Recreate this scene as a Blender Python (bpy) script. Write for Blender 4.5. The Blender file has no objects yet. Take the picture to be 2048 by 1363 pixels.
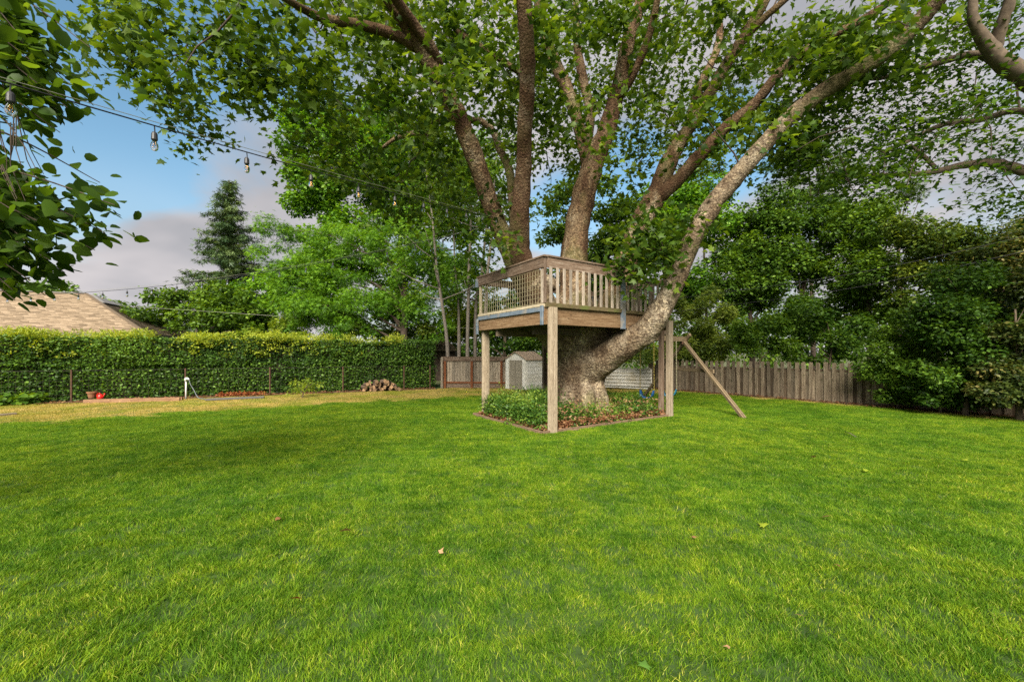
import bpy, math, random
import numpy as np
from mathutils import Vector, Matrix, noise

random.seed(7)
rng = np.random.default_rng(7)
S = bpy.context.scene
COL = S.collection
R = math.radians

# ------------------------------------------------------------------ camera, light, exposure
CAMZ, FPX, CX, HY = 1.54, 853.333, 1024.0, 706.0
cam_d = bpy.data.cameras.new('camera'); cam = bpy.data.objects.new('camera', cam_d); COL.objects.link(cam)
cam.location = (0, 0, CAMZ); cam.rotation_euler = (R(90), 0, 0)
cam_d.lens = 15; cam_d.sensor_width = 36; cam_d.shift_y = (HY - 681.5) / 2048.0
cam_d.clip_start = 0.05; cam_d.clip_end = 2000
S.camera = cam
S.view_settings.view_transform = 'Standard'; S.view_settings.look = 'None'
S.view_settings.exposure = 2.76; S.view_settings.gamma = 1.0
S.view_settings.use_curve_mapping = False
S.cycles.max_bounces = 6; S.cycles.diffuse_bounces = 4; S.cycles.glossy_bounces = 2
S.cycles.transmission_bounces = 6; S.cycles.transparent_max_bounces = 8
S.cycles.use_denoising = False

SUN_EL, SUN_AZ = 38.0, 190.0      # compass-like: azimuth measured clockwise from +Y
sd = Vector((math.sin(R(SUN_AZ)) * math.cos(R(SUN_EL)), math.cos(R(SUN_AZ)) * math.cos(R(SUN_EL)), math.sin(R(SUN_EL))))
sun_d = bpy.data.lights.new('sun', 'SUN'); sun = bpy.data.objects.new('sun', sun_d); COL.objects.link(sun)
sun_d.energy = 1.5; sun_d.angle = R(34); sun_d.color = (1.0, 0.93, 0.80)
sun.rotation_euler = (-sd).to_track_quat('-Z', 'Y').to_euler(); sun.location = sd * 60

W = bpy.data.worlds.new("World"); S.world = W; W.use_nodes = True
nt = W.node_tree; nt.nodes.clear(); NL = nt.links.new
def N(t, tree=None, **kw):
    n = (tree or nt).nodes.new(t)
    for k, v in kw.items(): setattr(n, k, v)
    return n
out = N('ShaderNodeOutputWorld'); bg = N('ShaderNodeBackground'); bg.inputs['Strength'].default_value = 0.056
sky = N('ShaderNodeTexSky', sky_type='NISHITA'); sky.sun_disc = False
sky.sun_elevation = R(SUN_EL); sky.sun_rotation = R(SUN_AZ); sky.air_density = 1.0; sky.dust_density = 0.6; sky.ozone_density = 1.5
tc = N('ShaderNodeTexCoord')
sep = N('ShaderNodeSeparateXYZ'); NL(tc.outputs['Generated'], sep.inputs[0])
zz = N('ShaderNodeMath', operation='MAXIMUM'); NL(sep.outputs['Z'], zz.inputs[0]); zz.inputs[1].default_value = 0.0
za = N('ShaderNodeMath', operation='ADD'); NL(zz.outputs[0], za.inputs[0]); za.inputs[1].default_value = 0.35
dv = N('ShaderNodeVectorMath', operation='DIVIDE'); NL(tc.outputs['Generated'], dv.inputs[0])
cmb = N('ShaderNodeCombineXYZ')
for i in range(3): NL(za.outputs[0], cmb.inputs[i])
NL(cmb.outputs[0], dv.inputs[1])
nz = N('ShaderNodeTexNoise'); nz.inputs['Scale'].default_value = 1.9; nz.inputs['Detail'].default_value = 8; nz.inputs['Roughness'].default_value = 0.58
nz.inputs['Distortion'].default_value = 0.35
NL(dv.outputs[0], nz.inputs['Vector'])
# cloud amount = noise minus openings of blue sky at given compass directions
acc = nz.outputs['Fac']
def hole(px, py, width, amount):
    global acc
    d = Vector(((px - CX) / FPX, 1.0, -(py - HY) / FPX)).normalized()
    dt = N('ShaderNodeVectorMath', operation='DOT_PRODUCT'); NL(tc.outputs['Generated'], dt.inputs[0]); dt.inputs[1].default_value = d
    mr = N('ShaderNodeMapRange', interpolation_type='SMOOTHSTEP'); NL(dt.outputs['Value'], mr.inputs['Value'])
    mr.inputs['From Min'].default_value = math.cos(R(width)); mr.inputs['From Max'].default_value = math.cos(R(width * 0.3))
    mr.inputs['To Min'].default_value = 0; mr.inputs['To Max'].default_value = amount
    sb = N('ShaderNodeMath', operation='SUBTRACT'); NL(acc, sb.inputs[0]); NL(mr.outputs[0], sb.inputs[1]); acc = sb.outputs[0]
hole(290, 170, 21, 0.55); hole(60, 300, 15, 0.3); hole(1470, 290, 7, 0.45); hole(1260, 330, 6, 0.4); hole(740, 170, 6, 0.25)
hole(520, 420, 15, -0.45); hole(300, 540, 9, -0.22); hole(120, 560, 12, -0.2); hole(1130, 430, 7, 0.3); hole(1680, 220, 12, -0.2)
cm = N('ShaderNodeMapRange', interpolation_type='SMOOTHSTEP'); NL(acc, cm.inputs['Value'])
cm.inputs['From Min'].default_value = 0.12; cm.inputs['From Max'].default_value = 0.58
nz2 = N('ShaderNodeTexNoise'); nz2.inputs['Scale'].default_value = 2.6; nz2.inputs['Detail'].default_value = 3; NL(dv.outputs[0], nz2.inputs['Vector'])
cr = N('ShaderNodeValToRGB'); NL(nz2.outputs['Fac'], cr.inputs[0])
cr.color_ramp.elements[0].position = 0.35; cr.color_ramp.elements[0].color = (0.90, 0.90, 0.96, 1)
cr.color_ramp.elements[1].position = 0.68; cr.color_ramp.elements[1].color = (1.40, 1.31, 1.33, 1)
# lower clouds are greyer
lw = N('ShaderNodeMapRange'); NL(sep.outputs['Z'], lw.inputs['Value'])
lw.inputs['From Min'].default_value = 0.02; lw.inputs['From Max'].default_value = 0.42; lw.inputs['To Min'].default_value = 1.40; lw.inputs['To Max'].default_value = 1.30
cs = N('ShaderNodeVectorMath', operation='SCALE'); NL(cr.outputs['Color'], cs.inputs[0]); NL(lw.outputs[0], cs.inputs['Scale'])
gain = N('ShaderNodeVectorMath', operation='MULTIPLY'); NL(sky.outputs[0], gain.inputs[0]); gain.inputs[1].default_value = (0.44, 0.54, 0.50)
hz = N('ShaderNodeMapRange', interpolation_type='SMOOTHSTEP'); NL(sep.outputs['Z'], hz.inputs['Value']); hz.inputs['From Min'].default_value = 0.0; hz.inputs['From Max'].default_value = 0.38
hz.inputs['To Min'].default_value = 0.85; hz.inputs['To Max'].default_value = 0.0
mxx = N('ShaderNodeMath', operation='MAXIMUM'); NL(cm.outputs[0], mxx.inputs[0]); NL(hz.outputs[0], mxx.inputs[1])
mx = N('ShaderNodeMix', data_type='RGBA'); NL(mxx.outputs[0], mx.inputs['Factor']); NL(gain.outputs[0], mx.inputs['A']); NL(cs.outputs[0], mx.inputs['B'])
NL(mx.outputs['Result'], bg.inputs['Color']); NL(bg.outputs[0], out.inputs['Surface'])

# ------------------------------------------------------------------ helpers
def P(px, py, Y): return Vector(((px - CX) / FPX * Y, Y, CAMZ - (py - HY) / FPX * Y))
def GP(px, py):   # ground point seen at a pixel
    Y = CAMZ * FPX / (py - HY); return Vector(((px - CX) / FPX * Y, Y, 0))
def link(o, parent=None):
    COL.objects.link(o)
    if parent is not None: o.parent = parent
    return o
def tag(o, label=None, cat=None, group=None, kind=None):
    if label: o['label'] = label
    if cat: o['category'] = cat
    if group: o['group'] = group
    if kind: o['kind'] = kind
    return o
def origin(parent):
    v = Vector((0, 0, 0))
    while parent is not None: v = v + parent.location; parent = parent.parent
    return v
def empty(name, loc, label, cat, group=None):
    o = bpy.data.objects.new(name, None); o.location = loc; o.empty_display_size = 0.2; link(o)
    return tag(o, label, cat, group)

class MB:
    def __init__(s): s.v = []; s.f = []
    def add(s, vs, fs):
        b = len(s.v); s.v += [tuple(v) for v in vs]; s.f += [tuple(b + i for i in f) for f in fs]
    def quad(s, a, b, c, d): s.add([a, b, c, d], [(0, 1, 2, 3)])
    def box(s, c, d, M=None):
        x, y, z = d[0] / 2, d[1] / 2, d[2] / 2
        vs = [Vector((sx * x, sy * y, sz * z)) for sx in (-1, 1) for sy in (-1, 1) for sz in (-1, 1)]
        if M is not None: vs = [M @ v for v in vs]
        c = Vector(c)
        s.add([c + v for v in vs], [(0, 1, 3, 2), (4, 6, 7, 5), (0, 4, 5, 1), (2, 3, 7, 6), (0, 2, 6, 4), (1, 5, 7, 3)])
    def beam(s, p0, p1, w, h, up=(0, 0, 1)):
        p0, p1 = Vector(p0), Vector(p1); x = (p1 - p0); L = x.length; x.normalize()
        y = Vector(up).cross(x)
        if y.length < 1e-4: y = Vector((0, 1, 0)).cross(x)
        y.normalize(); z = x.cross(y); M = Matrix((x, y, z)).transposed()
        s.box((p0 + p1) / 2, (L, w, h), M)
    def tube(s, pts, rad, n=8, cap=True, wob=0.0):
        pts = [Vector(p) for p in pts]; k = len(pts); vs = []; fs = []
        ref = None
        for i in range(k):
            t = (pts[min(i + 1, k - 1)] - pts[max(i - 1, 0)])
            if t.length < 1e-9: t = Vector((0, 0, 1))
            t.normalize()
            if ref is None: ref = t.orthogonal().normalized()
            ref = ref - t * ref.dot(t)
            if ref.length < 1e-6: ref = t.orthogonal()
            ref.normalize(); b = t.cross(ref); r = rad[i] if hasattr(rad, '__len__') else rad
            for j in range(n):
                a = 2 * math.pi * j / n; d = ref * math.cos(a) + b * math.sin(a); rr = r
                if wob: rr = r * (1 + wob * noise.noise((pts[i] + d * r) * (1.2 / max(r, 0.05)) * 0.5) + wob * 0.5 * noise.noise((pts[i] + d * r) * (3.0 / max(r, 0.05)) * 0.5))
                vs.append(pts[i] + d * rr)
        for i in range(k - 1):
            for j in range(n):
                a, b2 = i * n + j, i * n + (j + 1) % n; fs.append((a, b2, b2 + n, a + n))
        if cap: fs.append(tuple(range(n))[::-1]); fs.append(tuple((k - 1) * n + j for j in range(n)))
        s.add(vs, fs)
    def build(s, name, mat, parent=None, smooth=False, bevel=0, loc=None):
        o0 = origin(parent) + (Vector(loc) if loc is not None else Vector((0, 0, 0)))
        me = bpy.data.meshes.new(name); me.from_pydata([(v[0] - o0.x, v[1] - o0.y, v[2] - o0.z) for v in s.v], [], s.f); me.update()
        if mat: me.materials.append(mat)
        if smooth: me.polygons.foreach_set('use_smooth', [True] * len(me.polygons))
        o = bpy.data.objects.new(name, me); link(o, parent)
        if loc is not None: o.location = loc
        if bevel:
            m = o.modifiers.new('edge', 'BEVEL'); m.width = bevel; m.segments = 1; m.limit_method = 'ANGLE'
        return o

def smooth_path(pts, sub=6):
    """Catmull-Rom through (Vector, radius)."""
    res = []
    n = len(pts)
    for i in range(n - 1):
        p0, p1, p2, p3 = pts[max(i - 1, 0)], pts[i], pts[i + 1], pts[min(i + 2, n - 1)]
        for k in range(sub):
            t = k / sub
            f = lambda a, b, c, d: 0.5 * ((2 * b) + (c - a) * t + (2 * a - 5 * b + 4 * c - d) * t * t + (3 * b - a - 3 * c + d) * t ** 3)
            res.append((f(p0[0], p1[0], p2[0], p3[0]), f(p0[1], p1[1], p2[1], p3[1])))
    res.append(pts[-1]); return res

def board(name, p0, p1, w, h, mat, parent, up=(0, 0, 1), bevel=0.004, jitter=0.0, label=None):
    """A board with its own local X along its length, so that wood grain follows it. w is across, h along 'up'."""
    p0, p1 = Vector(p0), Vector(p1); x = p1 - p0; L = x.length; x.normalize()
    y = Vector(up).cross(x); y.normalize(); z = x.cross(y)
    a, b, c = L / 2, w / 2, h / 2; e = min(bevel, b * 0.45, c * 0.45)
    vs = []; fs = []
    # chamfered box: octagonal section extruded
    sec = [(-b + e, -c), (b - e, -c), (b, -c + e), (b, c - e), (b - e, c), (-b + e, c), (-b, c - e), (-b, -c + e)]
    for sx in (-a, a):
        for (yy, z2) in sec: vs.append((sx, yy, z2))
    fs.append(tuple(range(8))); fs.append(tuple(range(15, 7, -1)))
    for i in range(8): j = (i + 1) % 8; fs.append((i, i + 8, j + 8, j))
    me = bpy.data.meshes.new(name); me.from_pydata(vs, [], fs); me.update(); me.materials.append(mat)
    o = bpy.data.objects.new(name, me); link(o, parent)
    M = Matrix((x, y, z)).transposed().to_4x4(); o.matrix_local = Matrix.Translation((p0 + p1) / 2 - origin(parent)) @ M
    if label: o['label'] = label
    return o

# ------------------------------------------------------------------ materials
def mat_new(name):
    m = bpy.data.materials.new(name); m.use_nodes = True; t = m.node_tree; t.nodes.clear()
    o = t.nodes.new('ShaderNodeOutputMaterial'); b = t.nodes.new('ShaderNodeBsdfPrincipled'); t.links.new(b.outputs[0], o.inputs[0])
    return m, t, b, o
def ramp(t, fac, stops):
    r = t.nodes.new('ShaderNodeValToRGB'); t.links.new(fac, r.inputs[0]); el = r.color_ramp.elements
    while len(el) < len(stops): el.new(0.5)
    for e, (p, c) in zip(el, stops): e.position = p; e.color = (*c, 1)
    return r.outputs['Color']
def tnoise(t, vec, scale, detail=4, rough=0.55, mapscale=None, dist=0.0):
    if mapscale is not None:
        mp = t.nodes.new('ShaderNodeMapping'); mp.inputs['Scale'].default_value = mapscale; t.links.new(vec, mp.inputs[0]); vec = mp.outputs[0]
    n = t.nodes.new('ShaderNodeTexNoise'); n.inputs['Scale'].default_value = scale; n.inputs['Detail'].default_value = detail
    n.inputs['Roughness'].default_value = rough; n.inputs['Distortion'].default_value = dist; t.links.new(vec, n.inputs['Vector']); return n.outputs['Fac']
def tmix(t, fac, a, b, blend='MIX'):
    m = t.nodes.new('ShaderNodeMix'); m.data_type = 'RGBA'; m.blend_type = blend
    for s_, v in (('Factor', fac), ('A', a), ('B', b)):
        if hasattr(v, 'is_linked') or hasattr(v, 'links'): t.links.new(v, m.inputs[s_])
        elif s_ == 'Factor': m.inputs[s_].default_value = v
        else: m.inputs[s_].default_value = (*v, 1)
    return m.outputs['Result']
def tbump(t, h, b, strength=0.4, dist=0.01):
    n = t.nodes.new('ShaderNodeBump'); n.inputs['Strength'].default_value = strength; n.inputs['Distance'].default_value = dist
    t.links.new(h, n.inputs['Height']); t.links.new(n.outputs[0], b.inputs['Normal'])
def objco(t, rand=True):
    c = t.nodes.new('ShaderNodeTexCoord')
    if not rand: return c.outputs['Object']
    oi = t.nodes.new('ShaderNodeObjectInfo'); ad = t.nodes.new('ShaderNodeVectorMath'); ad.operation = 'ADD'
    sc = t.nodes.new('ShaderNodeMath'); sc.operation = 'MULTIPLY'; sc.inputs[1].default_value = 37.0; t.links.new(oi.outputs['Random'], sc.inputs[0])
    t.links.new(c.outputs['Object'], ad.inputs[0]); t.links.new(sc.outputs[0], ad.inputs[1]); return ad.outputs[0]

def wood(name, cols, stretch=(1.0, 14, 14), scale=2.5, var=0.35, moss=0.0, mosscol=(0.10, 0.12, 0.03), bump=0.5):
    m, t, b, o = mat_new(name); co = objco(t)
    g = tnoise(t, co, scale, 6, 0.65, stretch, 0.6)
    c = ramp(t, g, [(0.28, cols[0]), (0.46, cols[1]), (0.62, cols[2]), (0.78, cols[3])])
    fine = tnoise(t, co, scale * 6, 4, 0.7, stretch)
    c = tmix(t, ramp(t, fine, [(0.38, (0.75,) * 3), (0.5, (0, 0, 0))]), c, tuple(x * 0.35 for x in cols[0]))
    oi = t.nodes.new('ShaderNodeObjectInfo')
    c2 = ramp(t, oi.outputs['Random'], [(0, (1 - var,) * 3), (1, (1 + var * 0.3, 1 + var * 0.25, 1 + var * 0.2))])
    c = tmix(t, 1.0, c, c2, 'MULTIPLY')
    kn = t.nodes.new('ShaderNodeTexVoronoi'); kn.inputs['Scale'].default_value = 1.0
    mp = t.nodes.new('ShaderNodeMapping'); mp.inputs['Scale'].default_value = (3.0, 8, 8); t.links.new(co, mp.inputs[0]); t.links.new(mp.outputs[0], kn.inputs['Vector'])
    c = tmix(t, ramp(t, kn.outputs['Distance'], [(0.05, (0.8,) * 3), (0.13, (0, 0, 0))]), c, tuple(x * 0.3 for x in cols[0]))
    if moss:
        ms = tnoise(t, co, 5, 5, 0.7); c = tmix(t, ramp(t, ms, [(0.62 - moss, (0, 0, 0)), (0.72 - moss * 0.6, (0.85,) * 3)]), c, mosscol)
    t.links.new(c, b.inputs['Base Color']); b.inputs['Roughness'].default_value = 0.85; b.inputs['Specular IOR Level'].default_value = 0.2
    tbump(t, fine, b, bump, 0.004); return m

def plain(name, col, rough=0.6, metal=0.0, var=0.25, scale=6, bump=0.0, dirt=None):
    m, t, b, o = mat_new(name); co = objco(t)
    n = tnoise(t, co, scale, 5, 0.6)
    c = ramp(t, n, [(0.3, tuple(x * (1 - var) for x in col)), (0.7, tuple(min(1, x * (1 + var * 0.6)) for x in col))])
    if dirt:
        d = tnoise(t, co, scale * 0.5, 3, 0.5); c = tmix(t, ramp(t, d, [(0.5, (0, 0, 0)), (0.66, (0.8,) * 3)]), c, dirt)
    t.links.new(c, b.inputs['Base Color']); b.inputs['Roughness'].default_value = rough; b.inputs['Metallic'].default_value = metal
    if bump: tbump(t, n, b, bump, 0.01)
    return m

def leafmat(name, dark, mid, light, trans=0.35, rough=0.5, spec=0.35, tcol=None):
    m, t, b, o = mat_new(name)
    at = t.nodes.new('ShaderNodeAttribute'); at.attribute_name = 'tint'
    c = ramp(t, at.outputs['Fac'], [(0.1, dark), (0.5, mid), (0.92, light)])
    t.links.new(c, b.inputs['Base Color']); b.inputs['Roughness'].default_value = rough; b.inputs['Specular IOR Level'].default_value = spec
    tr = t.nodes.new('ShaderNodeBsdfTranslucent')
    tc_ = tmix(t, 1.0, c, tcol or (1.7, 1.5, 0.5), 'MULTIPLY')
    t.links.new(tc_, tr.inputs['Color'])
    ms = t.nodes.new('ShaderNodeMixShader'); ms.inputs[0].default_value = trans
    t.links.new(b.outputs[0], ms.inputs[1]); t.links.new(tr.outputs[0], ms.inputs[2]); t.links.new(ms.outputs[0], o.inputs[0])
    return m

def plane_bark(name, scale=1.0, dark=0.0, grey=False):
    m, t, b, o = mat_new(name); co = objco(t, False)
    big = tnoise(t, co, 2.3 * scale, 5, 0.6, (1, 1, 0.5), 0.5)
    c = ramp(t, big, [(0.30, (0.060, 0.030, 0.018)), (0.42, (0.155, 0.095, 0.055)), (0.55, (0.25, 0.18, 0.11)), (0.70, (0.40, 0.34, 0.25))] if not grey else [(0.28, (0.075, 0.050, 0.030)), (0.42, (0.165, 0.120, 0.078)), (0.55, (0.27, 0.215, 0.150)), (0.72, (0.42, 0.36, 0.27))])
    fl = t.nodes.new('ShaderNodeTexVoronoi'); fl.inputs['Scale'].default_value = 24 * scale; fl.inputs['Randomness'].default_value = 1
    dn = tnoise(t, co, 9 * scale, 3)
    t.links.new(co, fl.inputs['Vector'])
    cf = t.nodes.new('ShaderNodeSeparateColor'); t.links.new(fl.outputs['Color'], cf.inputs[0])
    flk = ramp(t, cf.outputs[0], [(0.0, (0.35, 0.32, 0.30)), (0.3, (0.8, 0.75, 0.7)), (0.65, (1.0, 1.0, 1.0)), (1.0, (1.5, 1.45, 1.3))])
    c = tmix(t, 0.85, c, flk, 'MULTIPLY')
    sp = tnoise(t, co, 46 * scale, 6, 0.78)
    c = tmix(t, ramp(t, sp, [(0.40, (0.85,) * 3), (0.50, (0, 0, 0))]), c, (0.030, 0.014, 0.008))
    ed = t.nodes.new('ShaderNodeTexVoronoi'); ed.feature = 'DISTANCE_TO_EDGE'; ed.inputs['Scale'].default_value = 5.5 * scale
    mp = t.nodes.new('ShaderNodeMapping'); mp.inputs['Scale'].default_value = (1, 1, .55); t.links.new(co, mp.inputs[0])
    wv = t.nodes.new('ShaderNodeVectorMath'); wv.operation = 'ADD'; nzv = t.nodes.new('ShaderNodeTexNoise'); nzv.inputs['Scale'].default_value = 4; t.links.new(co, nzv.inputs['Vector'])
    t.links.new(mp.outputs[0], wv.inputs[0]); t.links.new(nzv.outputs['Color'], wv.inputs[1]); t.links.new(wv.outputs[0], ed.inputs['Vector'])
    c = tmix(t, ramp(t, ed.outputs['Distance'], [(0.0, (0.75,) * 3), (0.045, (0.35,) * 3), (0.09, (0, 0, 0))]), c, (0.035, 0.020, 0.012))
    gr = tnoise(t, co, 0.9 * scale, 3, 0.5)
    c = tmix(t, ramp(t, gr, [(0.52, (0, 0, 0)), (0.68, (0.55,) * 3)]), c, (0.12, 0.13, 0.04))
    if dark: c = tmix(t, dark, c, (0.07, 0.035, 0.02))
    t.links.new(c, b.inputs['Base Color']); b.inputs['Roughness'].default_value = 0.9; b.inputs['Specular IOR Level'].default_value = 0.15
    mxh = t.nodes.new('ShaderNodeMath'); mxh.operation = 'ADD'; t.links.new(sp, mxh.inputs[0]); t.links.new(fl.outputs['Distance'], mxh.inputs[1])
    tbump(t, mxh.outputs[0], b, 0.9, 0.02); return m

M = {}
M['rail'] = wood('weathered_rail', [(0.08, 0.05, 0.035), (0.17, 0.115, 0.08), (0.25, 0.19, 0.145), (0.34, 0.29, 0.24)], var=0.3)
M['fascia'] = wood('brown_fascia', [(0.11, 0.06, 0.03), (0.22, 0.135, 0.07), (0.30, 0.20, 0.115), (0.37, 0.28, 0.18)], var=0.2)
M['post'] = wood('pale_post', [(0.20, 0.15, 0.10), (0.36, 0.285, 0.20), (0.45, 0.37, 0.27), (0.54, 0.46, 0.35)], var=0.2)
M['baluster'] = wood('grey_baluster', [(0.20, 0.155, 0.115), (0.36, 0.30, 0.24), (0.46, 0.40, 0.33), (0.55, 0.49, 0.42)], var=0.35)
M['mossy'] = wood('mossy_board', [(0.10, 0.08, 0.04), (0.17, 0.13, 0.06), (0.22, 0.17, 0.09), (0.27, 0.22, 0.12)], moss=0.12)
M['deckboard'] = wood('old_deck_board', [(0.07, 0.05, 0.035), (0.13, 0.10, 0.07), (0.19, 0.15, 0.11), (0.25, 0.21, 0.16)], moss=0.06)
M['bluegrey'] = plain('worn_blue_paint', (0.14, 0.18, 0.23), 0.6, var=0.35, scale=9, dirt=(0.25, 0.22, 0.18))
M['cream'] = wood('cream_strip', [(0.32, 0.26, 0.18), (0.44, 0.37, 0.26), (0.50, 0.43, 0.31), (0.56, 0.49, 0.37)], var=0.1)
M['wire'] = plain('pale_mesh_wire', (0.40, 0.35, 0.22), 0.5, 0.0)
M['picket'] = wood('grey_picket', [(0.11, 0.08, 0.055), (0.23, 0.18, 0.125), (0.34, 0.28, 0.20), (0.45, 0.38, 0.29)], var=0.5, moss=0.05, mosscol=(0.10, 0.09, 0.05))
M['backboard'] = wood('brown_back_board', [(0.05, 0.033, 0.02), (0.11, 0.08, 0.05), (0.16, 0.12, 0.085), (0.22, 0.175, 0.13)], var=0.5)
M['panelboard'] = wood('bleached_fence_board', [(0.09, 0.06, 0.04), (0.34, 0.28, 0.21), (0.44, 0.38, 0.30), (0.52, 0.46, 0.38)], var=0.4)
M['redwood_post'] = wood('red_stained_post', [(0.10, 0.03, 0.012), (0.20, 0.07, 0.028), (0.26, 0.10, 0.045), (0.32, 0.15, 0.08)], var=0.2)
M['swing_wood'] = wood('swing_timber', [(0.10, 0.07, 0.04), (0.20, 0.15, 0.09), (0.28, 0.21, 0.13), (0.34, 0.27, 0.18)], var=0.2)
M['edging'] = wood('edging_timber', [(0.12, 0.07, 0.045), (0.20, 0.13, 0.085), (0.28, 0.19, 0.125), (0.36, 0.26, 0.18)], var=0.2)
M['border_timber'] = wood('border_timber_red', [(0.22, 0.11, 0.06), (0.36, 0.20, 0.11), (0.45, 0.27, 0.16), (0.5, 0.33, 0.2)], var=0.2)
M['white_metal'] = plain('white_painted_metal', (0.64, 0.62, 0.57), 0.45, var=0.05, scale=2, dirt=(0.45, 0.40, 0.30))
M['white_plastic'] = plain('white_vinyl', (0.66, 0.64, 0.59), 0.5, var=0.08, scale=2, dirt=(0.58, 0.54, 0.45))
M['taupe'] = plain('taupe_vinyl_door', (0.25, 0.22, 0.17), 0.55, var=0.15)
M['shed_roof'] = plain('brown_shed_roof', (0.30, 0.22, 0.15), 0.7, var=0.25, scale=12)
M['blue_plastic'] = plain('blue_rubber', (0.02, 0.14, 0.45), 0.4, var=0.15)
M['teal_plastic'] = plain('teal_blue_rubber', (0.02, 0.15, 0.24), 0.4, var=0.15)
M['chain'] = plain('yellow_coated_chain', (0.50, 0.38, 0.08), 0.5, var=0.3, scale=30)
M['bare_chain'] = plain('pale_chain', (0.42, 0.38, 0.24), 0.4, 0.3, var=0.3, scale=30)
M['black_rubber'] = plain('black_cable', (0.015, 0.015, 0.015), 0.6)
M['socket'] = plain('dark_socket', (0.03, 0.03, 0.033), 0.45)
M['steel_cable'] = plain('pale_steel_cable', (0.36, 0.35, 0.28), 0.4, 0.3)
M['filament'] = plain('filament_brass', (0.45, 0.22, 0.05), 0.3, 0.6)
M['rust'] = plain('rusty_steel', (0.085, 0.040, 0.022), 0.85, 0.1, var=0.45, scale=20)
M['fencewire'] = plain('dark_fence_wire', (0.06, 0.05, 0.04), 0.7, 0.2)
M['terracotta'] = plain('brown_pot_clay', (0.22, 0.10, 0.045), 0.8, scale=14)
M['red_plastic'] = plain('red_plastic', (0.62, 0.02, 0.015), 0.35, var=0.12)
M['pvc'] = plain('white_pvc', (0.70, 0.70, 0.68), 0.45, var=0.08)
M['hose'] = plain('grey_hose', (0.13, 0.15, 0.16), 0.5)
M['mat'] = plain('grey_mat', (0.13, 0.12, 0.11), 0.8, var=0.3)
M['fascia_dark'] = plain('grey_fascia_paint', (0.17, 0.16, 0.15), 0.6)
M['stucco'] = plain('tan_stucco', (0.36, 0.29, 0.20), 0.9, var=0.12, bump=0.3)
M['bark_end'] = wood('cut_log_face', [(0.22, 0.12, 0.06), (0.36, 0.22, 0.12), (0.44, 0.29, 0.17), (0.5, 0.36, 0.23)], stretch=(8, 8, 8), var=0.5)
M['log_bark'] = plain('log_bark', (0.12, 0.075, 0.05), 0.95, var=0.5, scale=18, bump=0.6)
M['bark'] = plain('grey_brown_bark', (0.13, 0.095, 0.065), 0.95, var=0.5, scale=9, bump=0.8)
M['bark_dark'] = plain('dark_bark', (0.055, 0.038, 0.026), 0.95, var=0.5, scale=9, bump=0.8)
M['bark_grey'] = plain('grey_bark', (0.16, 0.135, 0.11), 0.95, var=0.5, scale=14, bump=0.9)
M['plane_bark'] = plane_bark('plane_tree_bark')
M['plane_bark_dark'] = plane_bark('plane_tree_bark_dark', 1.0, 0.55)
M['plane_bark_pale'] = plane_bark('plane_tree_bark_pale', 0.8)
M['plane_bark_grey'] = plane_bark('plane_tree_bark_grey', 0.9, grey=True)
m, t, b, o = mat_new('clear_glass'); b.inputs['Base Color'].default_value = (0.95, 0.96, 0.95, 1); b.inputs['Roughness'].default_value = 0.06
b.inputs['Transmission Weight'].default_value = 1.0; b.inputs['IOR'].default_value = 1.12; M['glass'] = m

def shingle_mat(name, cols):
    m, t, b, o = mat_new(name); at = t.nodes.new('ShaderNodeAttribute'); at.attribute_name = 'tint'
    c = ramp(t, at.outputs['Fac'], [(0.0, cols[0]), (0.5, cols[1]), (1.0, cols[2])])
    co = objco(t, False); n = tnoise(t, co, 25, 4, 0.7); c = tmix(t, 0.6, c, ramp(t, n, [(0.3, (0.6,) * 3), (0.7, (1.15,) * 3)]), 'MULTIPLY')
    t.links.new(c, b.inputs['Base Color']); b.inputs['Roughness'].default_value = 0.9; return m
M['shingle'] = shingle_mat('tan_shingle', [(0.14, 0.10, 0.062), (0.235, 0.172, 0.11), (0.33, 0.25, 0.17)])
M['dark_shingle'] = shingle_mat('brown_shake', [(0.07, 0.05, 0.03), (0.14, 0.10, 0.06), (0.22, 0.17, 0.11)])

LM = {}
LM['plane'] = leafmat('plane_leaf', (0.028, 0.066, 0.007), (0.074, 0.138, 0.013), (0.17, 0.255, 0.024), 0.46)
LM['linden'] = leafmat('broad_leaf', (0.028, 0.065, 0.008), (0.070, 0.135, 0.014), (0.15, 0.24, 0.025), 0.52, spec=0.2)
LM['maple'] = leafmat('maple_leaf', (0.018, 0.050, 0.008), (0.055, 0.118, 0.013), (0.11, 0.20, 0.025), 0.42)
LM['hedge'] = leafmat('ivy_leaf', (0.024, 0.062, 0.010), (0.075, 0.16, 0.020), (0.19, 0.33, 0.035), 0.28)
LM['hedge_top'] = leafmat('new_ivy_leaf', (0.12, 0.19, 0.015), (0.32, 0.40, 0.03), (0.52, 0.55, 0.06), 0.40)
LM['bright'] = leafmat('bright_leaf', (0.04, 0.11, 0.008), (0.115, 0.26, 0.014), (0.24, 0.43, 0.025), 0.38)
LM['mid'] = leafmat('mid_leaf', (0.030, 0.072, 0.007), (0.088, 0.175, 0.013), (0.20, 0.32, 0.024), 0.38)
LM['deep'] = leafmat('deep_leaf', (0.024, 0.066, 0.007), (0.074, 0.158, 0.015), (0.17, 0.29, 0.026), 0.36)
LM['olive'] = leafmat('olive_leaf', (0.030, 0.065, 0.008), (0.095, 0.155, 0.018), (0.24, 0.30, 0.035), 0.33)
LM['brownish'] = leafmat('bronze_leaf', (0.026, 0.050, 0.010), (0.085, 0.120, 0.022), (0.25, 0.21, 0.06), 0.33)
LM['yellow'] = leafmat('yellow_green_leaf', (0.08, 0.13, 0.010), (0.20, 0.29, 0.02), (0.36, 0.44, 0.04), 0.42)
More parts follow.
